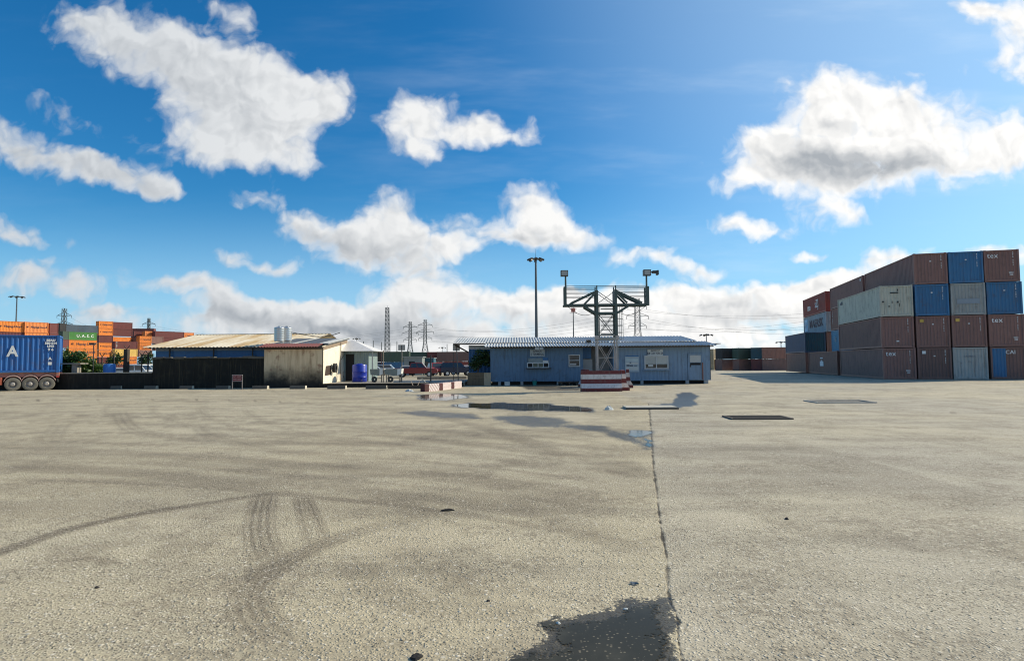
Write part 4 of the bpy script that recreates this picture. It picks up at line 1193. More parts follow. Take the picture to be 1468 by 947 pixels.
for sx in (-.38, .5): MB().bar((sx, 0, 3.0), (sx, 0, 5.0), .05).build('stringer', GSTEEL, tw)
# platform
for y in (-hd, hd):
    MB().bar((-2.45, y, zP), (2.45, y, zP), .10, .12).build('platform_beam', GSTEEL, tw)
MB().b2((-2.4, -hd + .07, zP + .03), (2.4, hd - .07, zP + .065)).build('deck', GSTEEL, tw)
for sx in (-1, 1):
    for y in (-hd, hd):
        MB().bar((sx * .54, y, 5.74), (sx * 2.05, y, zP + .1), .11).build('stay', GSTEEL, tw)
        MB().bar((sx * .54, y, 5.70), (sx * 1.2, y, zP + .1), .10).build('stay', GSTEEL, tw)
        MB().bar((sx * 1.25, y, zP - .09), (sx * .56, y, 4.42), .11).build('knee_brace', GSTEEL, tw)
        MB().bar((sx * .54, y, 5.7), (sx * .54, y, 6.05), .06).build('rail_post', GSTEEL, tw)
        for z in (6.02, 5.88, 5.66, 5.42): MB().bar((sx * .54, y, z), (sx * 2.36, y, z), .03).build('rail', GSTEEL, tw)
        MB().bar((sx * 2.37, y, zP - .05), (sx * 2.37, y, 5.98), .17 if y < 0 else .08).build('end_post', GSTEEL, tw)
    for z in (6.0, 5.5): MB().bar((sx * 2.37, -hd, z), (sx * 2.37, hd, z), .03).build('rail', GSTEEL, tw)
    MB().tube((sx * 2.33, -hd, 5.98), (sx * 2.33, -hd, 6.6), .055, .05).build('lamp_pole', GSTEEL, tw)
for y in (-hd, hd): MB().bar((-.54, y, 6.02), (.54, y, 6.02), .03).build('rail', GSTEEL, tw)
BLK = mat('black_metal', (.03, .031, .03), .45, var=.2, dirt=.25)
for sx, yawf in ((-1, 0), (1, 0), (1, 1)):
    h = MB()
    if not yawf: h.box((sx * 2.38 - .02, -hd, 6.76), (.42, .30, .34)); h.box((sx * 2.38 - .02, -hd - .155, 6.76), (.34, .012, .26), k=1)
    else: h.box((2.80, -hd, 6.80), (.26, .3, .14)); h.box((2.96, -hd, 6.76), (.1, .34, .26)); h.bar((2.6, -hd, 6.8), (2.68, -hd, 6.8), .06)
    h.build('floodlight', [BLK, mat('lens', (.35, .36, .34), .25)], tw)
# hooped ladder on the right flank
ld = MB()
for y in (-.15, .15): ld.bar((hw + .12, y, 1.2), (hw + .12, y, 5.0), .03)
for k in range(15): ld.bar((hw + .12, -.15, 1.3 + k * .25), (hw + .12, .15, 1.3 + k * .25), .025)
ld.build('ladder', GYSTEEL, tw)
for k in range(6):
    hp = [(hw + .12 + .34 * math.sin(a), .3 * math.cos(a), 2.95 + k * .4) for a in np.linspace(0, math.pi, 8)]
    MB().path(hp, .014, 5).build('ladder_hoop', GYSTEEL, tw)
for a in (.6, 1.57, 2.5): MB().bar((hw + .12 + .34 * math.sin(a), .3 * math.cos(a), 2.95), (hw + .12 + .34 * math.sin(a), .3 * math.cos(a), 4.95), .022).build('ladder_strap', GYSTEEL, tw)
for sx in (-1, 1):
    pts = [(sx * (2.2 - 1.5 * u), -hd - .05, zP - .12 - .28 * math.sin(math.pi * u) - .35 * u) for u in np.linspace(0, 1, 9)]
    MB().path(pts, .014, 5).build('cable', BLK, tw)
for sx in (-1, 1): MB().box((sx * .58, -hd, 3.05), (.2, .2, .22)).build('joint_plate', PSTEEL, tw)

# ------------------------------------------------------------------ striped concrete barriers
RED = mat('barrier_red', (.13, .016, .016), .6, var=.3, scale=3, dirt=.55, dirtcol=(.16, .11, .09), streak=.3, bump=.15)
WHT = mat('barrier_white', (.62, .56, .53), .65, var=.2, scale=3, dirt=.6, dirtcol=(.24, .17, .13), streak=.4, bump=.15)
def barrier(loc, rz, L, label, H=1.16):
    lv = [(0, .32), (.13, .32), (.19, .31), (.44, .165), (.62, .13), (.69, .125), (.96, .10), (H, .085)]
    b_ = MB()
    for i in range(len(lv) - 1):
        (z0, w0), (z1, w1) = lv[i], lv[i + 1]
        zm = (z0 + z1) / 2
        k = 0 if zm < .19 else 1 if zm < .44 else 0 if zm < .69 else 1 if zm < .96 else 0
        b_.add([(-L / 2, -w0, z0), (L / 2, -w0, z0), (L / 2, -w1, z1), (-L / 2, -w1, z1), (-L / 2, w0, z0), (L / 2, w0, z0), (L / 2, w1, z1), (-L / 2, w1, z1)],
               [(0, 1, 2, 3), (5, 4, 7, 6), (1, 5, 6, 2), (4, 0, 3, 7)], k)
    w = lv[-1][1]
    b_.add([(-L / 2, -w, H), (L / 2, -w, H), (L / 2, w, H), (-L / 2, w, H), (-L / 2, -.32, 0), (L / 2, -.32, 0), (L / 2, .32, 0), (-L / 2, .32, 0)], [(0, 1, 2, 3), (7, 6, 5, 4)], 0)
    o = b_.build('concrete_barrier', [RED, WHT])
    o.location = loc; o.rotation_euler = (0, 0, rz)
    return tag(o, label, 'barrier', 'red and white striped barriers round the gantry')
g0 = gp(863, 561)
barrier((g0.x, g0.y + .32, 0), R(1.5), 2.28, 'wide red and white barrier facing the yard in front of the gantry')
p = gp(898, 560); barrier((p.x, p.y + 1.1, 0), R(84), 1.9, 'red and white barrier seen end-on just right of the wide one')
p = gp(906, 556); barrier((p.x - .05, p.y + 1.1, 0), R(80), 1.9, 'red and white barrier seen end-on, the farther right one with a sunlit flank')
p = gp(840, 556); barrier((p.x + .12, p.y + 1.3, 0), R(93), 2.0, 'red and white barrier tucked behind the left end of the wide one')
# ------------------------------------------------------------------ left side: platform, sheds, wall
CONC = mat('old_concrete', (.30, .27, .22), .85, var=.25, scale=2, dirt=.5, dirtcol=(.06, .05, .04), bump=.3)
BLACKWALL = mat('near_black_wall', (.009, .008, .006), .9, var=.5, scale=1.2, dirt=.5, dirtcol=(.030, .026, .020), streak=.6, bump=.2)  # near-black base with slightly browner patches and streaks
WALLW = mat('dirty_plaster', (.78, .72, .58), .85, var=.14, scale=1.2, dirt=.3, dirtcol=(.42, .28, .15), streak=.22, bump=.08)
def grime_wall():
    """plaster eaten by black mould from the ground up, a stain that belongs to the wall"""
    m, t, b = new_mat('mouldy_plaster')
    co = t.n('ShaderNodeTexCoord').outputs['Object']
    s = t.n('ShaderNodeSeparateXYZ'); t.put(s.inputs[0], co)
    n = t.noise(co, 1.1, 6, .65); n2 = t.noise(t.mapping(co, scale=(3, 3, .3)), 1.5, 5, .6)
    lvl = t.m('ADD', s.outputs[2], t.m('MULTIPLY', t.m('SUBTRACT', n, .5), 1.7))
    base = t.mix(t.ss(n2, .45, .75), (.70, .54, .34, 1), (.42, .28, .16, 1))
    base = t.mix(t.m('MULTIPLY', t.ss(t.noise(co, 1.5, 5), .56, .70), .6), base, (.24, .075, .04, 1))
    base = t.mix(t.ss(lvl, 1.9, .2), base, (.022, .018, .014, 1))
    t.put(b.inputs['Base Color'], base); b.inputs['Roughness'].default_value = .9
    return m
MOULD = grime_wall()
YW = 42.2
def wx(px, Y=YW): return at(px, 520, Y).x
def wz(py, px, Y=YW): return at(px, py, Y).z
PALEC_ = mat('pale_concrete', (.50, .46, .38), .85, var=.15, dirt=.3)
# platform under the white shed and the kiosk
pf = thing('concrete_platform', (wx(560), 45.5, 0), 0, 'low raised concrete platform with a dark front edge under the white shed', 'platform')
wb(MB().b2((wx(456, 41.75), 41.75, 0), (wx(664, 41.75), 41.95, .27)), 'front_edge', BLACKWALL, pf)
wb(MB().b2((wx(456, 41.75), 41.952, 0), (wx(664, 41.75), 50.5, .26)), 'slab', CONC, pf)
# near-black yard wall on the left
bw = thing('boundary_wall', (wx(150), YW, 0), 0, 'near-black low wall behind the lorry and the wheel stops', 'wall')
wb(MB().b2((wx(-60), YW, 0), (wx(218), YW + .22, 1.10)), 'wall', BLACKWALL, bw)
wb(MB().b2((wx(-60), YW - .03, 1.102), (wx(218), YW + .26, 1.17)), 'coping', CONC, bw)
# long shed with rusty roof
ls = thing('long_shed', (wx(290), 44, 0), 0, 'long low shed with rusty tan roof, blue band and black front wall', 'shed')
w = MB().b2((wx(219), YW, 0), (wx(379), YW + .2, 2.12))
for k in range(9):
    a = 224 + k * 17; w.b2((wx(a), YW - .015, 0), (wx(a + random.uniform(4, 9)), YW - .001, random.uniform(1.6, 2.1)))
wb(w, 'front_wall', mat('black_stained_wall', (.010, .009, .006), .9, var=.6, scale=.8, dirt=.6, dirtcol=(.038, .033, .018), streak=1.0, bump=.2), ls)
tp = MB()
for k in range(22):
    a = 224 + k * 7 + random.uniform(-2, 2); tp.box((wx(a), YW + .1, 2.13 + random.uniform(.0, .07)), (random.uniform(.3, .9), .35, random.uniform(.04, .16)), R(random.uniform(-5, 5)))
wb(tp, 'wall_top_rubble', mat('roofing_scrap', (.10, .09, .07), .8, var=.6, scale=.6), ls)
wb(MB().b2((wx(223, 45), 45, 2.0), (wx(392, 45), 45.1, 2.72)), 'blue_band', DEEPBLUE, ls)
wb(MB().b2((wx(223, 45), 44.995, 2.724), (wx(392, 45), 45.1, 3.02)), 'grey_band', mat('band_grey', (.22, .27, .32), .7), ls)
for a in (243, 306, 362): wb(MB().bar((wx(a, 44.8), 44.8, 1.8), (wx(a, 44.8), 44.8, 3.0), .08), 'post', DKWOOD, ls)
wb(MB().b2((wx(224, 45), 45.2, 0), (wx(224, 45) + 11, 51, 2.9)), 'rear_wall', BLUE, ls)
ex0, ex1 = at(203, 499, 44.4).x, at(203, 499, 44.4).x + 10.6
wb(roof_sheet(ex0, ex1 + 1.2, 44.4, 2.98, 52, 4.27, pitch=.28, depth=.025), 'roof', ZINCRUST, ls, fix=False)
wb(roof_sheet(ex0, ex1 + 1.2, 59, 2.98, 52.01, 4.27, pitch=.28, depth=.025), 'roof', ZINCRUST, ls, fix=False)
wb(MB().b2((ex0, 44.42, 2.875), (ex1, 44.5, 2.935)), 'fascia', DKWOOD, ls)
wb(MB().bar((ex0, 52, 4.30), (ex1 + 1.2, 52, 4.30), .16, .05), 'ridge_cap', ZINCRUST, ls)
wb(MB().add([(ex0 + .1, 44.6, 2.9), (ex0 + .1, 58.8, 2.9), (ex0 + .1, 52, 4.2)], [(0, 1, 2)]), 'gable', DKWOOD, ls, fix=False)
# white shed
ws = thing('white_shed', (wx(420), 45, 0), 0, 'off-white plastered shed with mouldy front and sunlit right flank', 'shed')
xl, xr, yn, yf = wx(378.5, 42), wx(462, 42), 42.0, 48.4
zn, zfar = 2.92, 3.62
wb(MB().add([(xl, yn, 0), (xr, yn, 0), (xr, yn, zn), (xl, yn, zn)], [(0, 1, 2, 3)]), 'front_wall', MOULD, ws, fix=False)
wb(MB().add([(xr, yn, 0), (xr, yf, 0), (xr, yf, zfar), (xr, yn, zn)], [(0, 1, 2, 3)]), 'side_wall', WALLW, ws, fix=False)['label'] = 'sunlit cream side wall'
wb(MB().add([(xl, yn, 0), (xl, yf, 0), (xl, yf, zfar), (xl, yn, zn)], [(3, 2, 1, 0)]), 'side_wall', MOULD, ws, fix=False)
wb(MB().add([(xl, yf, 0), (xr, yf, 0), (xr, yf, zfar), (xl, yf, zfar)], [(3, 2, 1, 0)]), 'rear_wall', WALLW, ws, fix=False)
GREYROOF = mat('dark_roof_sheet', (.10, .105, .11), .55, var=.2, dirt=.3)
def slab_roof(xa, xb, ya, za, yb_, zb, th=.08):
    v = [(xa, ya, za), (xb, ya, za), (xb, yb_, zb), (xa, yb_, zb)]
    return MB().add(v + [(x, y, z - th) for x, y, z in v], [(0, 1, 2, 3), (7, 6, 5, 4), (0, 4, 5, 1), (1, 5, 6, 2), (2, 6, 7, 3), (3, 7, 4, 0)])
k_ = (zfar - zn) / (yf - yn)
def zr(y): return zn + (y - yn) * k_
wb(slab_roof(xl - .1, xr + .12, 42.9, zr(42.9) + .10, yf + .15, zr(yf + .15) + .10), 'roof', GREYROOF, ws)
wb(slab_roof(xr - .55, xr + .16, 42.9, zr(42.9) + .135, yf + .2, zr(yf + .2) + .135, .03), 'roof_verge', mat('pale_verge', (.55, .54, .50), .7), ws)
wb(slab_roof(xl + 1.5, xl + 1.75, 42.9, zr(42.9) + .13, yf, zr(yf) + .13, .025), 'roof_verge', mat('pale_verge', (.55, .54, .50), .7), ws)
wb(roof_sheet(xl - .25, xr - .25, 41.55, 2.87, 42.95, 3.14, pitch=.2), 'front_awning', mat('maroon_sheet', (.17, .045, .035), .6, var=.3, dirt=.4), ws, fix=False)
wb(MB().b2((xl, yn - .08, zn - .22), (xr, yn - .01, zn - .02)), 'eave_beam', DKWOOD, ws)
wb(MB().b2((xr + .003, yn, zn - .06), (xr + .05, yn + .06, 0)), 'corner_trim', DKWOOD, ws)
wb(MB().add([(xr + .006, yn + .1, zr(yn) - .3), (xr + .006, yf - .05, zr(yf) - .3), (xr + .006, yf - .05, zr(yf) - .03), (xr + .006, yn + .1, zr(yn) - .03)], [(0, 1, 2, 3)]), 'wall_plate', mat('weathered_board', (.30, .22, .15), .8, var=.3, dirt=.5), ws, fix=False)
wb(MB().tube((xr + .07, 46.3, .3), (xr + .07, 46.3, 3.3), .035), 'drain_pipe', mat('pipe_grey', (.25, .20, .15), .6), ws)
wb(MB().path([(xr + .06, 46.3, 1.9), (xr + .06, 47.1, 2.3), (xr + .06, 48.2, 2.95)], .018), 'cable', BLK, ws)
wb(MB().path([(xr + .06, 46.35, .9), (xr + .2, 46.7, 1.0), (xr + .1, 46.9, .6), (xr + .3, 46.5, .4)], .015), 'cable', BLK, ws)
wb(MB().add([(xr + .004, 42.55, .8), (xr + .004, 44.0, .85), (xr + .004, 44.1, 1.55), (xr + .004, 42.8, 1.5)], [(0, 1, 2, 3)]), 'water_stain', mat('rust_stain', (.05, .03, .02), .9, var=.5), ws, fix=False)
hr = thing('hose_reel', (xr + .25, 44.2, 1.35), 0, 'black hose reel hung on the sunlit shed wall', 'hose reel')
MB().lathe([(.16, -.1), (.36, -.1), (.36, -.06), (.26, -.06), (.26, .06), (.36, .06), (.36, .1), (.16, .1), (.16, -.1)], 20, axis='x').build('reel', BLK, hr, True)
MB().bar((-.22, 0, 0), (0, 0, 0), .08).build('bracket', BLK, hr)
hose = MB().path([(.02, .3, -.1), (.04, .34, -.5), (.06, .3, -.9), (.1, .05, -1.0)], .02); hose.build('hose', BLK, hr)
# water tanks on its roof
STEEL = mat('bright_ribbed_steel', (.58, .58, .57), .34, metal=.75, var=.1, dirt=.15)
for px, Y, r_, lb in ((400.5, 45.4, .37, 'ribbed steel water tank on the shed roof, the nearer left one'), (411.5, 46.0, .34, 'ribbed steel water tank on the shed roof, half hidden behind the other')):
    z0 = zr(Y) + .10
    tk = thing('water_tank', (at(px, 480, Y).x, Y, z0), 0, lb, 'water tank', 'steel water tanks on the shed roof')
    pr = [(0, .0), (r_, .0)]
    H_ = at(px, 468, Y).z - z0 - .08
    for i in range(6): pr += [(r_, H_ * i / 6 + .02), (r_ + .02, H_ * (i + .5) / 6), (r_, H_ * (i + 1) / 6 - .01)]
    MB().lathe(pr, 28).build('tank_body', STEEL, tk, True)
    MB().lathe([(r_ + .01, H_), (r_ * .6, H_ + .06), (.12, H_ + .08), (.12, H_ + .13), (0, H_ + .13)], 28).build('tank_lid', STEEL, tk, True)
    if px > 405: MB().path([(r_ - .02, 0, H_ * .65), (r_ + .8, .1, H_ * .48), (r_ + 2.0, .2, H_ * .30), (r_ + 2.9, .3, H_ * .36), (r_ + 3.6, .6, H_ * .62)], .03).build('pipe', BLK, tk)
# kiosk with pyramid roof
Yk = 48.8
kx = at(506, 520, Yk).x
kk = thing('kiosk', (kx, Yk, .26), 0, 'small grey-green kiosk with pale pyramid roof behind the blue tank', 'kiosk')
ap, ev, hwk = at(505, 487, Yk).z - .26, at(545, 503.5, Yk).z - .26, at(545, 503, Yk).x - kx
corrk = MB().b2((-1.5, -1.5, 0), (1.65, 1.6, ev)); corr(corrk, (-1.5, -1.53, 0), (1.65, -1.53, 0), .02, ev - .02, (0, -1), .02, .2)
corrk.build('wall', mat('grey_green_sheet', (.20, .27, .27), .6, streak=.3), kk, fix=False)
rf = MB().add([(-hwk, -hwk, ev), (hwk, -hwk, ev), (hwk, hwk, ev), (-hwk, hwk, ev), (0, 0, ap)], [(0, 1, 4), (1, 2, 4), (2, 3, 4), (3, 0, 4), (3, 2, 1, 0)])
rf.build('roof', mat('pale_roof_sheet', (.66, .64, .62), .6, var=.1, dirt=.2), kk)
MB().b2((-.15, -1.57, .05), (.5, -1.545, 2.15)).build('door', DARK, kk)  # dark sheet painted for the unlit doorway opening
MB().bar((hwk - .15, -hwk + .15, 0), (hwk - .15, -hwk + .15, ev - .01), .07).build('post', GYSTEEL, kk)
# blue tank
bt = thing('plastic_tank', (at(515.5, 530, 45.5).x, 45.5, .26), 0, 'royal blue plastic water tank beside the white shed', 'water tank')
MB().lathe([(0, 0), (.52, 0), (.55, .04), (.55, .35), (.565, .38), (.55, .41), (.55, .75), (.565, .78), (.55, .81), (.55, 1.24), (.5, 1.32), (.2, 1.36), (.2, 1.40), (0, 1.40)], 30).build('tank_body', mat('blue_plastic', (.012, .035, .36), .35, var=.1, dirt=.1), bt, True)
MB().tube((.3, -.5, .15), (.34, -.64, .12), .03).build('tap', GYSTEEL, bt)
# carts: grey tubs on legs, sunlight on the right end put into its white colour
GT = mat('grey_tub', (.20, .22, .19), .6, var=.2, dirt=.35)
for (px, Y, s, lb) in ((542, 44.6, 1.0, 'grey tub cart with sunlit white end, the left one beside the blue tank'), (565, 44.4, 1.25, 'larger grey tub cart with sunlit white end beside the sign pole')):
    c_ = thing('tub_cart', (at(px, 535, Y).x, Y, .26), 0, lb, 'cart', 'tub carts on the platform')
    L_ = .95 * s
    MB().prism([(-L_ / 2, .55), (L_ / 2 - .28, .50), (L_ / 2 - .28, .98), (-L_ / 2 - .05, .98)], -.4, .4).build('tub', GT, c_)
    MB().prism([(L_ / 2 - .277, .50), (L_ / 2, .62), (L_ / 2 + .05, 1.0), (L_ / 2 - .277, .98)], -.41, .41).build('sunlit_end', mat('sunlit_plastic', (.75, .74, .68), .5, dirt=.1), c_)
    for sx in (-L_ / 2 + .1, L_ / 2 - .15):
        for sy in (-.3, .3): MB().bar((sx, sy, 0), (sx, sy, .53), .05).build('leg', BLK, c_)
    for sx in (-.18,): MB().lathe([(.06, -.03), (.2, -.04), (.22, 0), (.2, .04), (.06, .03), (.06, -.03)], 18, (sx, -.43, .22), 'y').build('wheel', BLK, c_, True)
    MB().bar((-L_ / 2 + .1, -.32, .3), (L_ / 2 - .15, -.32, .3), .04).build('rail', BLK, c_)
# posts and boards on the platform
def sign_post(px, Y, py_top, py0, py1, w_px, label, lean=0.0, base_z=.26, two=True):
    b_ = at(px, 530, Y); r = thing('sign_post', (b_.x, Y, base_z), 0, label, 'sign')
    zt_ = at(px, py_top, Y).z - base_z
    MB().bar((0, 0, 0), (-lean, 0, zt_), .07).build('pole', mat('pole_grey', (.20, .18, .15), .7), r)
    z0, z1 = at(px, py1, Y).z - base_z, at(px, py0, Y).z - base_z
    w = w_px / (FPX / Y)
    MB().b2((-lean - w / 2, -.07, z0), (-lean + w / 2, -.04, z1)).build('board', mat('faded_board', (.40, .37, .32), .7, var=.25, scale=3, dirt=.4, dirtcol=(.10, .08, .07)), r)
    MB().b2((-lean - .03, -.075, z0 + .02), (-lean + .03, -.071, z1 - .02)).build('board_seam', DKWOOD, r)
    return r
sign_post(576, 45.4, 494, 494, 502, 10, 'faded double board on a post beside the tub carts')
sign_post(657, 45.4, 493.5, 493.5, 502.5, 10, 'faded double board on a leaning post by the carport roof', lean=.14)
def post(px, Y, py_top, label, w=.06, c='pale_post', col=(.35, .27, .2), bz=.26):
    b_ = at(px, 530, Y); o = MB().bar((0, 0, 0), (0, 0, at(px, py_top, Y).z - bz), w).build('post', mat(c, col, .7))
    o.location = (b_.x, Y, bz); tag(o, label, 'post')
post(549.5, 44.2, 502, 'thin pale wooden post behind the left tub cart')
post(617.5, 44.6, 509, 'black steel post on the platform in front of the red pickup', .09, 'black_metal', (.03, .03, .03))
post(650.5, 45.0, 505, 'thin dark post left of the leaning sign board', .05, 'black_metal', (.03, .03, .03))
for k, (px, ang, lb) in enumerate(((606, .5, 'white rag hanging on the platform edge'),)):
    rg = thing('white_rag', (at(px, 545, 42.1).x, 42.3, .26), 0, lb, 'rag')
    MB().add([(-.2, 0, .30), (-.05, -.1, .33), (.18, -.12, .06), (.22, .05, 0), (0, .1, .12), (-.1, .12, .2)], [(0, 1, 4, 5), (1, 2, 3, 4)]).build('cloth', PAPER, rg)
for k, (pa, pb, lb) in enumerate((((589, 546), (593, 556), 'pale stick leaning on the platform edge, left one'), ((601, 547), (598, 556), 'pale stick leaning on the platform edge, right one'))):
    a, c_ = at(pa[0], pa[1], 41.72), at(pb[0], pb[1], 41.3)
    o = MB().bar((0, 0, 0), tuple(a - Vector((c_.x, 41.3, .02))), .035).build('stick', mat('pale_post', (.35, .27, .2), .7)); o.location = (c_.x, 41.3, .02); tag(o, lb, 'stick')
lw = thing('low_wall', (at(640, 530, 51.5).x, 51.5, 0), 0, 'low pale wall between the platform and the parked cars', 'wall')
wb(MB().b2((at(598, 530, 51.5).x, 51.5, 0), (at(669, 530, 51.5).x, 51.7, .42)), 'wall', CONC, lw); wb(MB().b2((at(598, 530, 51.5).x, 51.46, .423), (at(669, 530, 51.5).x, 51.74, .48)), 'coping', PALEC_, lw)
# concrete wheel stops along the front
stops = [(68, 84), (112, 130), (158, 178), (206, 228), (257, 279), (309, 331), (361, 386), (415, 440), (469, 497), (524, 555)]
lbs = ['behind the lorry wheels', 'second from the lorry in front of the black wall', 'third from the lorry in front of the black wall', 'at the left end of the long shed', 'left of the red sign', 'just left of the red sign legs', 'under the left corner of the white shed', 'in front of the white shed', 'in front of the platform under the sunlit wall', 'in front of the tub carts']
PALEC = mat('pale_concrete', (.50, .46, .38), .85, var=.15, dirt=.3)
STOPC = mat('grimy_concrete', (.10, .09, .075), .85, var=.3, dirt=.5)
for (a, c_), l in zip(stops, lbs):
    p0, p1 = gp(a, 557.5), gp(c_, 557)
    L_ = p1.x - p0.x
    o = MB().prism([(-.17, 0), (.17, 0), (.13, .22), (-.13, .22)], -L_ / 2, L_ / 2, axis='x').build('wheel_stop', [STOPC, PALEC])
    for f in o.data.polygons:
        if abs(f.normal.x) > .8: f.material_index = 1  # sunlight on the block ends put into the colour as paler concrete
    o.location = ((p0.x + p1.x) / 2, p0.y + .17, 0); o.rotation_euler = (0, 0, R(random.uniform(-3, 3)))
    tag(o, 'low grimy concrete wheel stop ' + l, 'wheel stop', 'concrete wheel stops along the yard edge')
# a lying tyre-like dark beam right of the last stop
o = MB().prism([(-.15, 0), (.15, 0), (.12, .2), (-.12, .2)], -1.1, 1.1, axis='x').build('timber_beam', DKWOOD); p = gp(580, 557); o.location = (p.x, p.y + .2, 0); tag(o, 'dark timber beam lying between the last wheel stop and the striped kerb blocks', 'beam')
# red warning sign
p = gp(341, 558)
rs = thing('warning_sign', (p.x, p.y - .1, 0), 0, 'dark red sign with two white lines on two legs before the black wall', 'sign')
zs = at(341, 537.5, p.y).z; hwid = 7.0 / (FPX / p.y)
for sx in (-1, 1): MB().bar((sx * hwid, 0, 0), (sx * hwid, 0, zs), .05).build('leg', mat('leg_grey', (.16, .15, .15), .6), rs)
MB().b2((-hwid + .03, -.03, zs - .40), (hwid - .03, 0, zs)).build('board', mat('sign_red', (.16, .02, .025), .6), rs)
for z in (zs + .0, zs - .42): MB().b2((-hwid - .02, -.035, z), (hwid + .02, .01, z + .035)).build('frame_bar', mat('frame_pale', (.36, .30, .29), .6), rs)
PINKW = mat('pink_white', (.62, .42, .40), .6, dirt=.1)
text('DO NOT', .13, PINKW, rs, (-.0, -.036, zs - .11)); text('PARK HERE', .12, PINKW, rs, (0, -.036, zs - .27), sx=.9)
# striped kerb blocks
HATCH = None
m, t, b = new_mat('hatched_paint')
co = t.n('ShaderNodeTexCoord').outputs['Object']
s = t.n('ShaderNodeSeparateXYZ'); t.put(s.inputs[0], co)
st = t.m('SINE', t.m('MULTIPLY', t.m('ADD', s.outputs[0], t.m('MULTIPLY', s.outputs[2], -.6)), 42.0))
base = t.mix(t.ss(st, .35, .7), (.72, .68, .66, 1), (.36, .13, .12, 1))
base = t.mix(t.m('MULTIPLY', t.ss(t.noise(co, 6, 5), .5, .7), .35), base, (.30, .24, .20, 1))
t.put(b.inputs['Base Color'], base); b.inputs['Roughness'].default_value = .7
HATCH = m
ends = [(609, 561.3, 630, 559.8), (630, 559.6, 647, 557.6), (647, 557.4, 662, 555.5)]
for (a, ya, c_, yc), l in zip(ends, ('left', 'middle', 'right')):
    p0, p1 = gp(a, ya), gp(c_, yc)
    d = p1 - p0; L_ = d.length; H_ = .44
    kb = thing('kerb_block', (p0.x, p0.y, 0), math.atan2(d.y, d.x), 'red and white hatched kerb block by the platform, %s of the row of three' % l, 'kerb block', 'hatched kerb blocks beside the platform')
    MB().b2((.0, .0, 0), (L_ * .28, .34, H_)).build('red_end', mat('kerb_red', (.065, .010, .012), .7, var=.3, dirt=.4, dirtcol=(.04, .025, .02)), kb)
    MB().b2((L_ * .28 + .003, -.004, 0), (L_ - .02, .34, H_ + .003)).build('hatched_body', HATCH, kb)
# ------------------------------------------------------------------ lorry trailer at the left edge
TYRE = mat('dusty_tyre', (.17, .155, .125), .9, var=.25, scale=5, dirt=.35, dirtcol=(.05, .045, .04), bump=.3)
RIM = mat('wheel_rim', (.34, .31, .28), .6, var=.3, dirt=.5)
CHAS = mat('chassis_red', (.40, .17, .13), .6, var=.25, dirt=.4)
FEND = mat('mudguard_pink', (.55, .36, .31), .6, var=.2, dirt=.3)
Yl = 41.6
TY = R(33)          # the trailer stands askew: its flank faces the camera, its tail is farther away
rear = at(85, 533, Yl)
tr = thing('lorry_trailer', (rear.x, Yl, 0), TY, 'dusty red semi-trailer with three axles at the left edge carrying a blue container', 'trailer')
def along(px):
    """distance from the tail, along the trailer, of a photo column"""
    d = ray(px, 540); e = Vector((math.cos(TY), math.sin(TY)))
    # rear + e * s lies on the column: (rx + s ex) * dy = (ry + s ey) * dx
    return (Yl * d.x - rear.x * d.y) / (e.x * d.y - e.y * d.x)
# local x runs to the rear (right); rear end at x = 0
zc = 1.22
for y in (.25, 2.0): MB().b2((-12.2, y, .92), (-.02, y + .14, zc - .01)).build('chassis_beam', CHAS, tr)
MB().b2((-.16, .0, 1.0), (-.02, 2.4, zc - .01)).build('rear_bumper', CHAS, tr)
MB().b2((-.10, .05, .55), (-.04, 2.35, .68)).build('underrun_bar', BLK, tr)
for x in (-9.5, -6, -3.6): MB().b2((x, .0, zc - .14), (x + .12, 2.4, zc - .012)).build('cross_member', CHAS, tr)
wheels = [along(px) for px in (18.5, 43.5, 67.5)]
tyre = MB().lathe([(.25, -.14), (.36, -.15), (.43, -.13), (.45, -.08), (.45, .08), (.43, .13), (.36, .15), (.25, .14), (.25, -.14)], 34, axis='y').mesh('tyre', TYRE, True)
rim = MB().lathe([(.245, -.09), (.22, -.02), (.14, .03), (.14, -.10), (.08, -.16), (.0, -.16)], 28, axis='y').mesh('rim', RIM, True)
for x in wheels:
    for y in (.12, 2.15):
        w = bpy.data.objects.new('wheel', tyre); COL.objects.link(w); w.parent = tr; w.location = (x, y, .45)
        o = bpy.data.objects.new('rim', rim); COL.objects.link(o); o.parent = w
        if y > 1: w.rotation_euler = (0, 0, math.pi)
    MB().tube((x, .2, .45), (x, 2.2, .45), .07).build('axle', BLK, tr)
    pts = [(x + .50 * math.cos(a), .50 + .56 * math.sin(a)) for a in np.linspace(R(18), R(162), 12)]
    fb = MB()
    for (x0, z0), (x1, z1) in zip(pts[:-1], pts[1:]): fb.add([(x0, -.02, z0), (x1, -.02, z1), (x1, .36, z1), (x0, .36, z0), (x0, -.02, z0 - .06), (x1, -.02, z1 - .06), (x1, .36, z1 - .03), (x0, .36, z0 - .03)], [(0, 1, 2, 3), (0, 4, 5, 1), (4, 7, 6, 5)])
    fb.build('mudguard', FEND, tr, fix=False)
MB().b2((wheels[2] + .54, -.02, .62), (wheels[2] + .60, .36, .78)).build('mud_flap', BLK, tr)
MB().b2((-.16, -.03, .86), (.0, .05, .98)).build('tail_light', mat('tail_red', (.45, .05, .04), .3), tr)
MB().b2((wheels[0] - 1.6, -.02, .42), (wheels[0] - .58, .5, .92)).build('tool_box', mat('tool_box_red', (.50, .12, .06), .6, dirt=.3), tr)
ROYAL = 'royal'
yaw = TY
L12 = LONG
cc = Vector((-L12 / 2 - .02, 1.22, zc))
cw_ = Matrix.Rotation(TY, 3, 'Z') @ cc
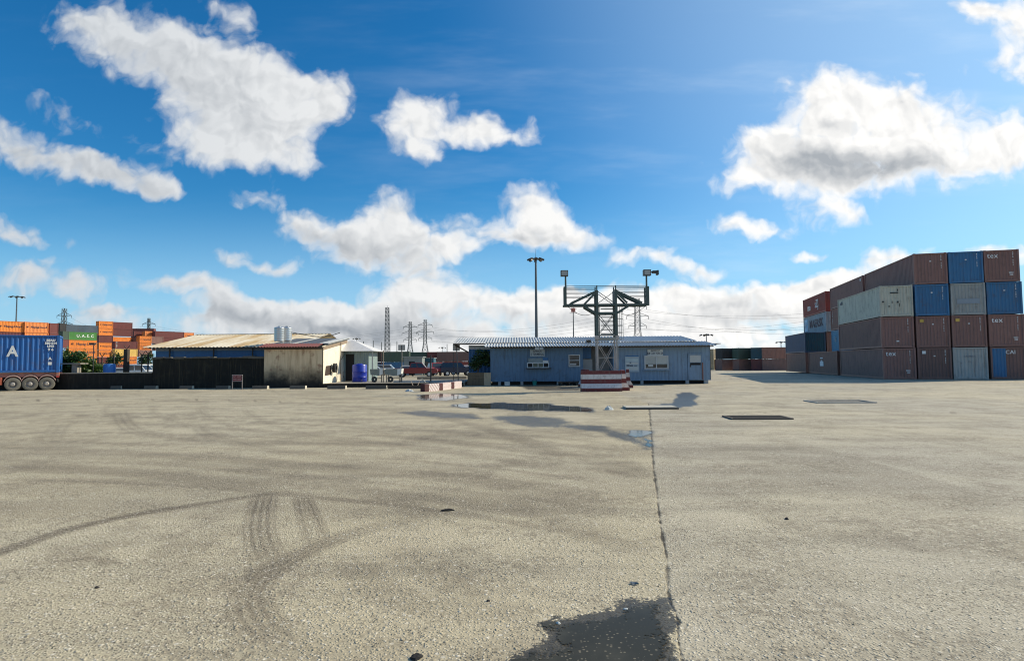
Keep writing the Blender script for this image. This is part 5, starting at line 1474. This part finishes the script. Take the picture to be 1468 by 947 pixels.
lc = container((rear.x + cw_.x, Yl + cw_.y, zc), TY, L12, 'royal', 'royal blue container with a white letter A riding on the lorry trailer', 'container on the lorry')
xa = along(16.5) + L12 / 2 + .02
text('A', .98, WHITE, lc, (xa, -CW / 2 + .015, 1.42), (R(90), 0, 0), bold=.03, depth=.012, sx=.85)
text('-', 1.0, WHITE, lc, (xa - .80, -CW / 2 + .015, 1.45), (R(90), 0, 0), bold=.02, depth=.012)
for k, (s_, sz) in enumerate((('BEAU', .20), ('580 014', .20), ('L5G1', .18))): text(s_, sz, WHITE, lc, (L12 / 2 - .50, -CW / 2 + .015, 2.22 - k * .20), (R(90), 0, 0), name='code_lettering', bold=.012, depth=.012)
text('9 6', .24, WHITE, lc, (L12 / 2 - .50, -CW / 2 + .015, 1.58), (R(90), 0, 0), name='code_lettering', bold=.012, depth=.012)
text('A', .24, WHITE, lc, (L12 / 2 - .52, -CW / 2 + .015, .95), (R(90), 0, 0), name='code_lettering', bold=.012, depth=.012)
MB().box((0, 0, 0), (.2, .012, .2)).build('white_label', WHITE, lc, loc=(L12 / 2 - .52, -CW / 2 + .015, .62))

# ------------------------------------------------------------------ left background
cl = [((-1.3, 0, 1.0), (.9, .8, .95)), ((-.5, .2, 1.6), (1.0, .8, .9)), ((.6, 0, 1.3), (.9, .8, .9)), ((1.4, 0, .8), (.8, .7, .7)), ((-1.0, 0, 2.2), (.6, .6, .5)), ((.1, 0, 2.2), (.5, .5, .45)), ((1.9, .1, .5), (.6, .5, .5))]
b0 = at(113, 520, 44.5)
plant('flowering_bush', (b0.x, 44.5, .2), 'big dark green bush between the lorry and the parked cars', 'bush', cl, 5200, .24, 21,
      [[((-.9, 0, 0), .08), ((-1.0, 0, 1.0), .05), ((-1.2, 0, 1.9), .02)], [((.3, 0, 0), .08), ((.4, .1, 1.0), .05), ((.2, 0, 2.0), .02)], [((1.3, 0, 0), .06), ((1.4, 0, .9), .02)]], LEAF)
cl2 = [((-.9, 0, .7), (.7, .6, .7)), ((-.2, 0, 1.3), (.6, .5, .5)), ((.4, 0, .6), (.6, .5, .6))]
b0 = at(150, 520, 46.5)
plant('flowering_bush', (b0.x, 46.5, .1), 'smaller yellow-green bush right of the big dark one', 'bush', cl2, 1800, .22, 22, [[((-.2, 0, 0), .06), ((-.1, 0, 1.0), .02)]], leaf_mat('yellow_leaf', (.06, .10, .012), (.13, .16, .03)))
for px, Yt, zt_, sd_, lb in ((165, 60, 2.2, 5, 'small bare-topped tree in front of the yellow container'), (209, 62, 2.3, 6, 'small dark tree beside the end of the rusty roof')):
    b0 = at(px, 520, Yt)
    plant('small_tree', (b0.x, Yt, 0), lb, 'tree', [((0, 0, zt_), (.8, .7, .55)), ((.4, 0, zt_ + .4), (.4, .4, .3)), ((-.5, 0, zt_ - .2), (.4, .4, .3))], 700, .22, sd_,
          [[((0, 0, 0), .07), ((.05, 0, 1.2), .05), ((.1, 0, zt_ + .3), .02)], [((.05, 0, 1.2), .04), ((-.4, 0, zt_), .015)]], LEAFD)
# slab table among the bushes
st = thing('concrete_table', (at(106, 530, 43.2).x, 43.2, 0), 0, 'pale slab table standing in the bush behind the black wall', 'table')
MB().b2((-.75, -.4, 1.78), (.75, .4, 1.86)).build('top', CONC, st); MB().b2((-.02, -.2, 0), (.38, .2, 1.776)).build('leg', CONC, st)
lp = thing('lamp_post', (at(133.5, 530, 43.5).x, 43.5, 0), 0, 'short dark lamp post in front of the orange containers', 'lamp')
MB().tube((0, 0, 0), (0, 0, at(133, 494, 43.5).z), .035).build('pole', BLK, lp); MB().box((-.08, 0, at(133, 492.5, 43.5).z), (.36, .25, .13)).build('lamp_head', BLK, lp)
bl = thing('plastic_drum', (at(157, 530, 44).x, 44, 0), 0, 'light blue plastic drum behind the black wall', 'drum')
MB().lathe([(0, 0), (.36, 0), (.4, .1), (.4, 1.65), (.34, 1.78), (0, 1.78)], 20).build('body', mat('drum_blue', (.03, .16, .48), .45, dirt=.15), bl, True); MB().lathe([(.0, 1.783), (.12, 1.783), (.12, 1.83), (0, 1.83)], 14).build('lid', BLK, bl)
# wire fence with posts
for k, (px, h) in enumerate(((146, 2.35), (163, 2.5), (181, 2.9), (203, 2.4), (212, 2.5))):
    p = at(px, 530, 46.2)
    f_ = thing('fence_post', (p.x, 46.2, 0), 0, 'dark wire fence post, %s' % ['leftmost, by the bushes', 'in front of the slim orange column', 'the thick tall one before the yellow container', 'with the red and white panel beside it', 'nearest the rusty roof'][k], 'fence post', 'posts of the wire fence')
    w = .30 if k == 2 else .07
    MB().bar((0, 0, 0), (0, 0, h), w).build('pole', DKWOOD, f_)
    for s_ in (-1, 1): MB().bar((0, 0, h), (s_ * .22, 0, h + .3), .04).build('arm', DKWOOD, f_)
fw = thing('fence_wire', (at(180, 530, 46.2).x, 46.2, 0), 0, 'thin wires strung between the dark fence posts', 'fence wire')
for z in (1.5, 1.85, 2.2): MB().tube((at(128, 530, 46.2).x - fw.location.x, .04, z), (at(216, 530, 46.2).x - fw.location.x, .04, z), .012, n=5).build('wire', BLK, fw)

# ------------------------------------------------------------------ cars
def carpaint(n, c): return mat('car_' + n, c, .3, var=.05, dirt=.15, spec=.6)
CGL = mat('car_glass', (.03, .035, .04), .06, dirt=0, spec=.8)
CLT = mat('car_lamp', (.60, .60, .58), .15, dirt=0)
CTY = mat('car_tyre', (.03, .03, .03), .9)
def car(loc, rz, kind, c, label, grp='cars parked behind the platform'):
    r = thing('parked_car', loc, rz, label, 'car', grp)
    W_ = 1.78
    if kind == 'pickup':
        body = [(-2.5, .45), (2.55, .45), (2.6, .75), (2.5, 1.0), (1.35, 1.08), (-2.5, 1.08), (-2.55, .7)]; cab = [(-.75, 1.08), (1.3, 1.08), (.75, 1.72), (-.5, 1.75)]; wx_ = (-1.55, 1.65)
    elif kind == 'suv':
        body = [(-2.2, .45), (2.2, .45), (2.27, .75), (2.15, 1.02), (1.1, 1.12), (-2.2, 1.12), (-2.25, .7)]; cab = [(-2.15, 1.12), (1.05, 1.12), (.45, 1.76), (-1.95, 1.76)]; wx_ = (-1.35, 1.38)
    else:
        body = [(-2.1, .36), (2.1, .36), (2.17, .6), (2.05, .82), (1.0, .95), (-1.6, .98), (-2.12, .9), (-2.15, .6)]; cab = [(-1.6, .98), (.98, .95), (.3, 1.42), (-1.05, 1.44)]; wx_ = (-1.3, 1.32)
    pm = carpaint(*c)
    MB().prism(body, -W_ / 2, W_ / 2).build('body', pm, r)
    n = len(cab)
    cb = MB(); cb.add([(x, -W_ / 2 + (.03 if k < 2 else .16), z) for k, (x, z) in enumerate(cab)] + [(x, W_ / 2 - (.03 if k < 2 else .16), z) for k, (x, z) in enumerate(cab)],
                      [(0, 1, 2, 3), (7, 6, 5, 4), (0, 4, 5, 1), (1, 5, 6, 2), (2, 6, 7, 3), (3, 7, 4, 0)])
    cb.build('cabin', pm, r)
    (x0, z0), (x1, z1), (x2, z2), (x3, z3) = cab
    def L2(u, v):
        a = x0 + (x1 - x0) * u; c_ = x3 + (x2 - x3) * u
        return a + (c_ - a) * v, z0 + (z2 - z0) * v
    for s_ in (-1, 1):
        for u0, u1 in ((.06, .47), (.52, .94)):
            q = []
            for u, v in ((u0, .12), (u1, .12), (u1, .86), (u0, .86)):
                x, z = L2(u, v); q.append((x, s_ * (W_ / 2 - .03 - .13 * v + .012), z))
            MB().add(q, [(0, 1, 2, 3)]).build('side_window', CGL, r, fix=False)
    for (xa, za, xb, zb, o, nm) in ((x1, z1, x2, z2, .012, 'windscreen'), (x0, z0, x3, z3, -.012, 'rear_window')):
        q = []
        for v, yy in ((.1, .78), (.1, -.78), (.9, -.66), (.9, .66)): q.append((xa + (xb - xa) * v + o, yy, za + (zb - za) * v))
        MB().add(q, [(0, 1, 2, 3)]).build(nm, CGL, r, fix=False)
    if kind == 'pickup': MB().b2((-2.4, -.78, 1.082), (-.85, .78, 1.09)).build('load_bed', CTY, r)
    rr = .36 if kind != 'car' else .31
    ty = MB().lathe([(.2, -.11), (rr - .02, -.11), (rr, -.06), (rr, .06), (rr - .02, .11), (.2, .11), (.2, -.11)], 20, axis='y')
    for x in wx_:
        for s_ in (-1, 1):
            w = ty.build('wheel', CTY, r, True, loc=(x, s_ * (W_ / 2 - .07), rr))
            MB().lathe([(.0, s_ * .10), (.2, s_ * .09), (.2, s_ * .05)], 14, axis='y').build('rim', CLT, w)
    for s_ in (-1, 1):
        MB().box((body[2][0] - .06, s_ * .66, .80 if kind != 'car' else .66), (.12, .32, .15)).build('headlight', CLT, r)
        MB().box((body[-1][0] + .05, s_ * .70, .85 if kind != 'car' else .75), (.12, .2, .18)).build('tail_light', mat('tail_red', (.45, .05, .04), .3), r)
    MB().box((body[2][0] - .03, 0, .55 if kind != 'car' else .45), (.1, 1.6, .14)).build('bumper', CTY if kind != 'car' else pm, r)
    return r
def carat(px, Y, rz, kind, c, label): 
    p = at(px, 530, Y); return car((p.x, Y, gz(Y)), rz, kind, c, label)
carat(596, 71, R(5), 'pickup', ('red', (.20, .010, .012)), 'dark red pickup facing right behind the platform')
carat(626, 80, R(-70), 'suv', ('red2', (.42, .03, .03)), 'second red car seen from the front behind the dark red pickup')
carat(637, 92, R(8), 'suv', ('silver', (.50, .52, .54)), 'silver SUV parked between the red pickup and the dark blue one')
carat(655, 79, R(12), 'suv', ('navy', (.012, .02, .05)), 'dark blue SUV beside the carport wall')
carat(669, 90, R(-60), 'car', ('pinkwhite', (.62, .52, .52)), 'pale car half hidden behind the dark blue SUV')
carat(538, 95, R(4), 'car', ('white', (.72, .72, .70)), 'white car behind the left tub cart')
carat(556, 100, R(4), 'suv', ('white', (.72, .72, .70)), 'white SUV behind the larger tub cart')
carat(583, 82, R(-80), 'car', ('pale', (.62, .60, .58)), 'pale car seen from the front left of the red pickup')
carat(646, 104, R(-75), 'suv', ('silver', (.50, .52, .54)), 'distant silver car seen from the front above the dark blue SUV')
carat(612, 108, R(6), 'car', ('white', (.72, .72, .70)), 'distant white car behind the two red cars')
carat(196, 60, R(4), 'pickup', ('white', (.72, .72, .70)), 'white pickup behind the wire fence by the rusty roof')
carat(171, 63, R(-35), 'car', ('white', (.72, .72, .70)), 'white car with its nose turned behind the thick fence post')
carat(207, 66, R(-82), 'suv', ('white', (.72, .72, .70)), 'white SUV seen from the front at the end of the long shed')
carat(158, 68, R(8), 'car', ('navy', (.012, .02, .05)), 'dark car behind the light blue drum')
# small grey transformer hut and blue cabin behind the red pickup
hut = thing('grey_cabin', (at(590, 520, 90).x, 90, gz(90)), 0, 'small grey cabin behind the red pickup', 'cabin')
MB().b2((-1.2, 0, 0), (1.6, 3, 2.7)).build('wall', mat('cabin_grey', (.22, .24, .23), .7), hut); MB().b2((-1.35, -.15, 2.704), (1.75, 3.15, 2.84)).build('roof', GYSTEEL, hut); MB().b2((-.4, -.03, .02), (.5, -.004, 2.1)).build('door', DARK, hut)
hut = thing('blue_cabin', (at(607, 520, 93).x, 93, gz(93)), 0, 'small dark teal cabin with a white corner right of the grey one', 'cabin')
MB().b2((-1.3, 0, 0), (1.6, 3, 2.6)).build('wall', mat('cabin_teal', (.02, .10, .14), .7), hut); MB().b2((-1.4, -.1, 2.604), (1.7, 3.1, 2.7)).build('roof', GYSTEEL, hut); MB().b2((-1.34, -.06, .3), (-1.1, -.004, 2.6)).build('corner_post', PAPER, hut); MB().b2((-.2, -.03, 1.2), (.8, -.004, 2.1)).build('window', CGL, hut)

# far container rows between the sheds
GM = 'far container rows between the white shed and the guardhouse'
def midc(px, Y, row, c, label, L=LONG, yaw=R(0)):
    p = at(px, 520, Y); return container((p.x, Y, gz(Y) + row * (CH + .02)), yaw, L, c, label, GM)
midc(660, 158, 0, 'red', 'red container at ground level next to the carport wall'); midc(660, 158, 1, 'darkbrown', 'dark brown container above the red one next to the carport wall')
midc(594, 160, 0, 'maroon', 'maroon container at ground level behind the red pickup'); midc(594, 160, 1, 'dkgreen', 'dark green container above the maroon one behind the red pickup')
midc(627, 159, 0, 'brown', 'brown container at ground level behind the silver SUV', 5.2); midc(627, 159, 1, 'maroon', 'maroon container on top behind the silver SUV', 5.2)
midc(690, 160, 0, 'red', 'red container at ground level hidden mostly by the carport wall'); midc(690, 160, 1, 'brown', 'brown container on top hidden mostly by the carport wall')
midc(562, 150, 0, 'blue', 'blue container behind the tub carts', 9.0); midc(562, 150, 1, 'dkgreen', 'dull green container above the blue one behind the tub carts', 9.0)
midc(532, 150, 0, 'rust', 'rusty container behind the left tub cart', 6.06); midc(532, 150, 1, 'brown', 'brown container above the rusty one behind the left tub cart', 6.06)

# ------------------------------------------------------------------ masts, pylons, wires
LAT = mat('lattice_steel', (.10, .115, .115), .6, metal=.3, var=.2, dirt=.2)
def high_mast(px, py_top, Y, r0, r1, label, ring=1.3, lamps=8, spike=True):
    b_ = at(px, 520, Y); r = thing('light_mast', (b_.x, Y, gz(Y)), 0, label, 'light mast', 'floodlight masts')
    H_ = at(px, py_top, Y).z - gz(Y)
    MB().tube((0, 0, 0), (0, 0, H_), r0, r1, 12).build('pole', mat('mast_grey', (.12, .14, .155), .5, metal=.4, var=.15), r, True)
    MB().lathe([(r1, H_ - .5), (ring * .6, H_ - .35), (ring * .6, H_ - .2), (r1, H_ - .1)], 16).build('head_frame', BLK, r)
    for k in range(lamps):
        a = 2 * math.pi * k / lamps
        o = MB().box((0, 0, 0), (.62, .5, .28)).build('lamp_head', BLK, r); o.location = (ring * math.cos(a), ring * math.sin(a), H_ - .38); o.rotation_euler = (0, R(24), a)
    if spike: MB().tube((0, 0, H_), (0, 0, H_ + 1.6), .04, .01, 5).build('lightning_rod', BLK, r)
    return r
high_mast(769.5, 369, 110, .34, .17, 'tall grey floodlight mast rising behind the left half of the guardhouse')
high_mast(21, 424, 205, .32, .17, 'floodlight mast behind the orange containers at the far left', 2.0, 8, False)
high_mast(1013.5, 478, 150, .16, .10, 'small floodlight mast over the right end of the guardhouse roof', 1.4, 4, False)
high_mast(1120.5, 489, 210, .2, .12, 'far floodlight mast just left of the container block', 1.6, 6, False)
high_mast(511, 484, 230, .14, .10, 'small far floodlight mast over the kiosk roof', 1.2, 4, False)
high_mast(634, 497, 260, .14, .10, 'tiny far floodlight mast between the pylons and the carport roof', 1.3, 4, False)
# red and white warning mast
b_ = at(822.5, 500, 130); am = thing('radio_mast', (b_.x, 130, gz(130)), 0, 'thin mast with a small red and white head behind the gantry left arm', 'mast')
Ht = at(822, 441, 130).z - gz(130)
MB().tube((0, 0, 0), (0, 0, Ht), .16, .09, 8).build('pole', LAT, am); MB().tube((0, 0, Ht), (0, 0, Ht + 2.2), .03, .02, 5).build('tip', BLK, am)
MB().box((0, 0, Ht - .5), (.9, .3, .9)).build('head', mat('warning_red', (.5, .16, .12), .6), am)
for z in (-.2, -1.2): MB().bar((-.8, 0, Ht + z), (.8, 0, Ht + z), .1).build('arm', PSTEEL, am)

def pylon(px, py_top, Y, hw0, label, arms=3, yaw=0.0, top_w=.9):
    b_ = at(px, 520, Y); r = thing('power_pylon', (b_.x, Y, gz(Y)), yaw, label, 'pylon', 'lattice power pylons on the skyline')
    H_ = at(px, py_top, Y).z - gz(Y)
    lv = [0, .16, .30, .42, .52, .61, .69, .76, .83, .90, 1.0]
    def hwz(f): return hw0 + (top_w - hw0) * min(1, f / .52) if f < .52 else top_w - (top_w * .25) * (f - .52) / .48
    th = max(.10, Y * .0006)
    b2 = MB()
    for sx in (-1, 1):
        for sy in (-1, 1):
            for a, c_ in zip(lv[:-1], lv[1:]):
                b2.bar((sx * hwz(a), sy * hwz(a), a * H_), (sx * hwz(c_), sy * hwz(c_), c_ * H_), th)
    for a, c_ in zip(lv[:-1], lv[1:]):
        for ax in (0, 1):
            for s_ in (-1, 1):
                def P(u, f): return (u * hwz(f), s_ * hwz(f), f * H_) if ax == 0 else (s_ * hwz(f), u * hwz(f), f * H_)
                b2.bar(P(-1, a), P(1, c_), th * .55); b2.bar(P(1, a), P(-1, c_), th * .55); b2.bar(P(-1, c_), P(1, c_), th * .5)
    b2.build('lattice_body', LAT, r)
    tips = []
    for k, f in enumerate((.60, .74, .88)[:arms]):
        ln = (3.4, 4.3, 3.6)[k]
        for s_ in (-1, 1):
            am_ = MB()
            for y in (-hwz(f), hwz(f)): am_.bar((s_ * hwz(f), y, f * H_), (s_ * ln, 0, f * H_ + .1), th * .9); am_.bar((s_ * hwz(f), y, f * H_ + 1.3), (s_ * ln, 0, f * H_ + .1), th * .6)
            am_.build('cross_arm', LAT, r)
            MB().tube((s_ * ln, 0, f * H_ + .1), (s_ * ln, 0, f * H_ - 1.1), .09, n=6).build('insulator', BLK, r)
            tips.append(Vector((b_.x + s_ * ln * math.cos(yaw), Y + s_ * ln * math.sin(yaw), gz(Y) + f * H_ - 1.1)))
    return tips
t1 = pylon(609.5, 458, 300, 2.5, 'pylon standing just left of the carport roof', top_w=.75)
t2 = pylon(588, 461, 310, 2.4, 'pylon beside the slender lattice mast', top_w=.75)
t3 = pylon(915, 428, 230, 2.6, 'pylon behind the right arm of the gantry', top_w=1.05)
t4 = pylon(90, 442, 290, 2.2, 'pylon behind the slate and green containers', top_w=.9)
t5 = pylon(212, 456, 330, 2.2, 'pylon behind the long maroon row at the left', top_w=.6)
# slender lattice mast
b_ = at(555, 520, 220); lm = thing('lattice_mast', (b_.x, 220, gz(220)), 0, 'slender square lattice mast right of the white shed', 'mast')
H_ = at(555, 441, 220).z - gz(220); lb_ = MB()
for sx in (-1, 1):
    for sy in (-1, 1): lb_.bar((sx * .95, sy * .95, 0), (sx * .55, sy * .55, H_), .15)
n_ = 15
for k in range(n_):
    f0, f1 = k / n_, (k + 1) / n_; w0, w1 = .95 - .4 * f0, .95 - .4 * f1
    for s_ in (-1, 1):
        lb_.bar((-w0, s_ * w0, f0 * H_), (w1, s_ * w1, f1 * H_), .09); lb_.bar((w0, s_ * w0, f0 * H_), (-w1, s_ * w1, f1 * H_), .09); lb_.bar((-w1, s_ * w1, f1 * H_), (w1, s_ * w1, f1 * H_), .09)
lb_.build('lattice_body', LAT, lm); MB().tube((0, 0, H_), (0, 0, H_ + .8), .05, n=5).build('tip', BLK, lm)
# plain far poles
for k, (px, py, Y) in enumerate(((521, 489, 180), (535, 488, 180), (547, 490, 185), (559, 491, 190), (569, 489, 180), (641, 493, 200))):
    p = at(px, 520, Y); o = MB().tube((0, 0, 0), (0, 0, at(px, py, Y).z - gz(Y)), .16, .11, 7).build('far_pole', LAT); o.location = (p.x, Y, gz(Y))
    tag(o, 'thin far pole ' + ['farthest left over the kiosk', 'second over the kiosk', 'just left of the lattice mast', 'just right of the lattice mast', 'left of the double board sign', 'alone left of the carport roof'][k], 'pole', 'thin poles on the skyline')
# wires
def wire(a, b_, sag, label, r_=.05):
    pts = [(a + (b_ - a) * u - Vector((0, 0, sag * 4 * u * (1 - u)))) for u in np.linspace(0, 1, 25)]
    o_ = pts[0]
    o = MB().path([p - o_ for p in pts], r_, 4).build('power_line', BLK); o.location = o_
    tag(o, label, 'power line', 'power lines across the sky')
for k, tip in enumerate(t3):
    s_ = 1 if k % 2 else -1
    end = at(1190, (455, 463, 470, 478, 446, 452)[k], 215)
    wire(tip, end, 2.2, 'power line sagging from the gantry-side pylon towards the container block, %s' % ['lowest near', 'lowest far', 'middle near', 'middle far', 'upper near', 'upper far'][k], .028)
    wire(t1[k], tip, 3.0 + .4 * k, 'power line between the two pylons over the guardhouse, %s' % ['lowest near', 'lowest far', 'middle near', 'middle far', 'upper near', 'upper far'][k], .028)
    wire(t5[k], t2[k], 5.0 + .3 * k, 'power line above the rusty roof, %s' % ['lowest near', 'lowest far', 'middle near', 'middle far', 'upper near', 'upper far'][k], .028)
    wire(t4[k], t5[k], 4.0 + .3 * k, 'power line over the left container stacks, %s' % ['lowest near', 'lowest far', 'middle near', 'middle far', 'upper near', 'upper far'][k], .028)

# ------------------------------------------------------------------ yard items
def item(name, px, py, mb, m, label, cat, rz=0.0, smooth=False):
    p = gp(px, py); o = mb.build(name, m, None, smooth); o.location = p; o.rotation_euler = (0, 0, rz)
    return tag(o, label, cat)
# concrete channel slab
p = gp(931, 585)
sl_ = thing('channel_slab', (p.x, p.y, 0), R(-1), 'long pale concrete slab lying flat at the end of the joint', 'slab')
w = (967 - 896) / (FPX / p.y)
MB().b2((-w / 2, -.42, .0), (w / 2, .42, .075)).build('slab', PALEC, sl_); MB().b2((-w / 2 - .03, -.5, 0), (w / 2 + .03, -.424, .05)).build('edge_strip', mat('dark_edge', (.06, .055, .05), .9), sl_)
# sunken grate and frame
def grate(cx, cy, wpx, dep, label, frame, bars, rz):
    p = gp(cx, cy); w = wpx / (FPX / p.y)
    r = thing('drain_grate', (p.x, p.y, .002), rz, label, 'drain grate')
    MB().b2((-w / 2 + .05, -dep / 2 + .05, .0), (w / 2 - .05, dep / 2 - .05, .006)).build('pit', mat('pit_dark', (.045, .04, .034), .9, var=.4) if bars else mat('pit_fill', (.16, .15, .125), .9), r)
    for nm, a, c_ in (('frame_bar', (-w / 2, -dep / 2, 0), (w / 2, -dep / 2 + .05, .04)), ('frame_bar', (-w / 2, dep / 2 - .05, 0), (w / 2, dep / 2, .04)), ('frame_bar', (-w / 2, -dep / 2 + .052, 0), (-w / 2 + .06, dep / 2 - .052, .04)), ('frame_bar', (w / 2 - .06, -dep / 2 + .052, 0), (w / 2, dep / 2 - .052, .04))):
        MB().b2(a, c_).build(nm, frame, r)
    for k in range(bars): y = -dep / 2 + dep * (k + 1) / (bars + 1); MB().b2((-w / 2 + .062, y - .022, .008), (w / 2 - .062, y + .022, .03)).build('bar', mat('rusty_bar', (.075, .062, .05), .8, var=.3), r)
grate(1085, 599, 84, .95, 'dark rusty drain grate sunk in the yard nearer the joint', mat('rusty_frame', (.12, .10, .08), .8, var=.3), 6, R(-3))
grate(1203, 576, 80, 1.3, 'pale concrete drain frame in the yard below the container block', mat('frame_concrete', (.42, .40, .36), .85, var=.3, dirt=.4), 0, R(-4))
MB2 = MB()
rag = []
def blob(w, d, h, seed, n=12):
    r_ = random.Random(seed); mb = MB()
    ring = [[], [], []]
    for j, (f, z) in enumerate(((1, 0.0), (.8, .6), (.35, 1))):
        for k in range(n):
            a = 2 * math.pi * k / n; q = f * r_.uniform(.75, 1.15)
            ring[j].append((w * q * math.cos(a), d * q * math.sin(a), h * z * r_.uniform(.8, 1.2)))
    vs = ring[0] + ring[1] + ring[2] + [(0, 0, h)]
    fs = []
    for j in range(2):
        for k in range(n): fs.append((j * n + k, j * n + (k + 1) % n, (j + 1) * n + (k + 1) % n, (j + 1) * n + k))
    for k in range(n): fs.append((2 * n + k, 2 * n + (k + 1) % n, 3 * n))
    return mb.add(vs, fs)
RAGM = mat('black_rag', (.02, .018, .017), .9, bump=.4)
item('black_rag', 642, 731.5, blob(.085, .03, .022, 1), RAGM, 'flat black rag lying where two tyre marks meet', 'rag', .2)
item('black_rag', 597, 942, blob(.04, .035, .02, 2), RAGM, 'black scrap lying left of the near puddle', 'rag', .6)
def leaf_item(px, py, l, m, label, rz):
    mb = MB(); n = 7
    top, bot = [], []
    for k in range(n):
        u = k / (n - 1); w = .32 * l * math.sin(math.pi * (u * .9 + .05)); z = .003 + .012 * abs(u - .5)
        top.append((l * (u - .5), w, z + .008)); bot.append((l * (u - .5), -w, z + .002))
    mid = [(l * (k / (n - 1) - .5), 0, -.001 + .012 * abs(k / (n - 1) - .5)) for k in range(n)]
    vs = top + mid + bot
    fs = [(k, k + 1, n + k + 1, n + k) for k in range(n - 1)] + [(n + k, n + k + 1, 2 * n + k + 1, 2 * n + k) for k in range(n - 1)]
    mb.add(vs, fs)
    return item('dry_leaf', px, py, mb, m, label, 'leaf', rz)
leaf_item(909, 837, .07, mat('grey_leaf', (.12, .15, .17), .5), 'blue-grey curled leaf above the near puddle', R(-25))
item('stone', 1128, 744, blob(.022, .02, .02, 3), mat('dark_stone', (.035, .03, .028), .8), 'lone dark stone on the right half of the yard', 'stone')
item('stone', 700, 861, blob(.014, .012, .012, 4), mat('dark_stone', (.035, .03, .028), .8), 'tiny dark stone left of the near puddle edge', 'stone')
item('stone', 139, 842, blob(.018, .016, .014, 5), mat('dark_stone', (.035, .03, .028), .8), 'small dark stone on the left of the yard', 'stone')
item('white_scrap', 873, 587, blob(.16, .12, .12, 6), PAPER, 'small white scrap at the end of the long puddle', 'scrap')
item('white_scrap', 587, 561, blob(.28, .16, .13, 7), PAPER, 'crumpled white bag on the ground before the dark beam', 'scrap')
item('white_scrap', 897, 873, blob(.022, .012, .01, 8), PAPER, 'little white scrap at the rim of the near puddle', 'scrap')
item('white_scrap', 800, 893, blob(.018, .014, .012, 9), PAPER, 'white pebble-like scrap by the cracks left of the near puddle', 'scrap')
# loose chippings over the near yard
gv = MB(); r_ = random.Random(5)
for k in range(5200):
    Y = 1.9 + 9.5 * r_.random() ** 1.7; X = r_.uniform(-1.0, 1.0) * (Y * .95 + .4)
    s = r_.uniform(.003, .0085) * (1.5 if r_.random() < .05 else 1)
    a = r_.uniform(0, 6.28); q = [(X + s * f * math.cos(a + i * 2.094), Y + s * f * math.sin(a + i * 2.094), 0) for i, f in enumerate((1.1, .8, 1))]
    gv.add(q + [(X + s * .2, Y, s * r_.uniform(.5, .9))], [(0, 1, 3), (1, 2, 3), (2, 0, 3)])
o = gv.build('gravel', leaf_mat('chipping', (.50, .46, .39), (.14, .12, .10)), fix=False); tag(o, 'loose pale chippings scattered over the near yard', 'gravel', kind='stuff')

# far dark tree line closing the horizon
tl = []
r_ = random.Random(9)
for k in range(190):
    X = -900 + k * 9.5 + r_.uniform(-4, 4); Y = 760 + r_.uniform(-40, 40); h = r_.uniform(4, 9)
    tl.append(((X, Y, -1 + h * .45), (r_.uniform(6, 11), 5, h * .55)))
o = crown_mb(tl, 16000, 2.6, 4).build('treeline', leaf_mat('far_leaf', (.035, .05, .03), (.06, .075, .045)), fix=False); tag(o, 'low far line of trees along the horizon', 'trees', kind='stuff')
SC.view_settings.view_transform = 'Standard'
SC.view_settings.look = 'None'
SC.view_settings.exposure = 0.22
SC.view_settings.gamma = 1.0
SC.view_settings.use_curve_mapping = False
SC.cycles.use_denoising = True
SC.cycles.denoiser = 'OPENIMAGEDENOISE'
SC.cycles.denoising_input_passes = 'RGB_ALBEDO_NORMAL'
SC.cycles.denoising_prefilter = 'ACCURATE'
SC.cycles.max_bounces = 8
SC.cycles.diffuse_bounces = 3
SC.cycles.glossy_bounces = 3
SC.cycles.transparent_max_bounces = 12
SC.cycles.sample_clamp_indirect = 6
SC.render.film_transparent = False
SC.cycles.filter_width = 1.1
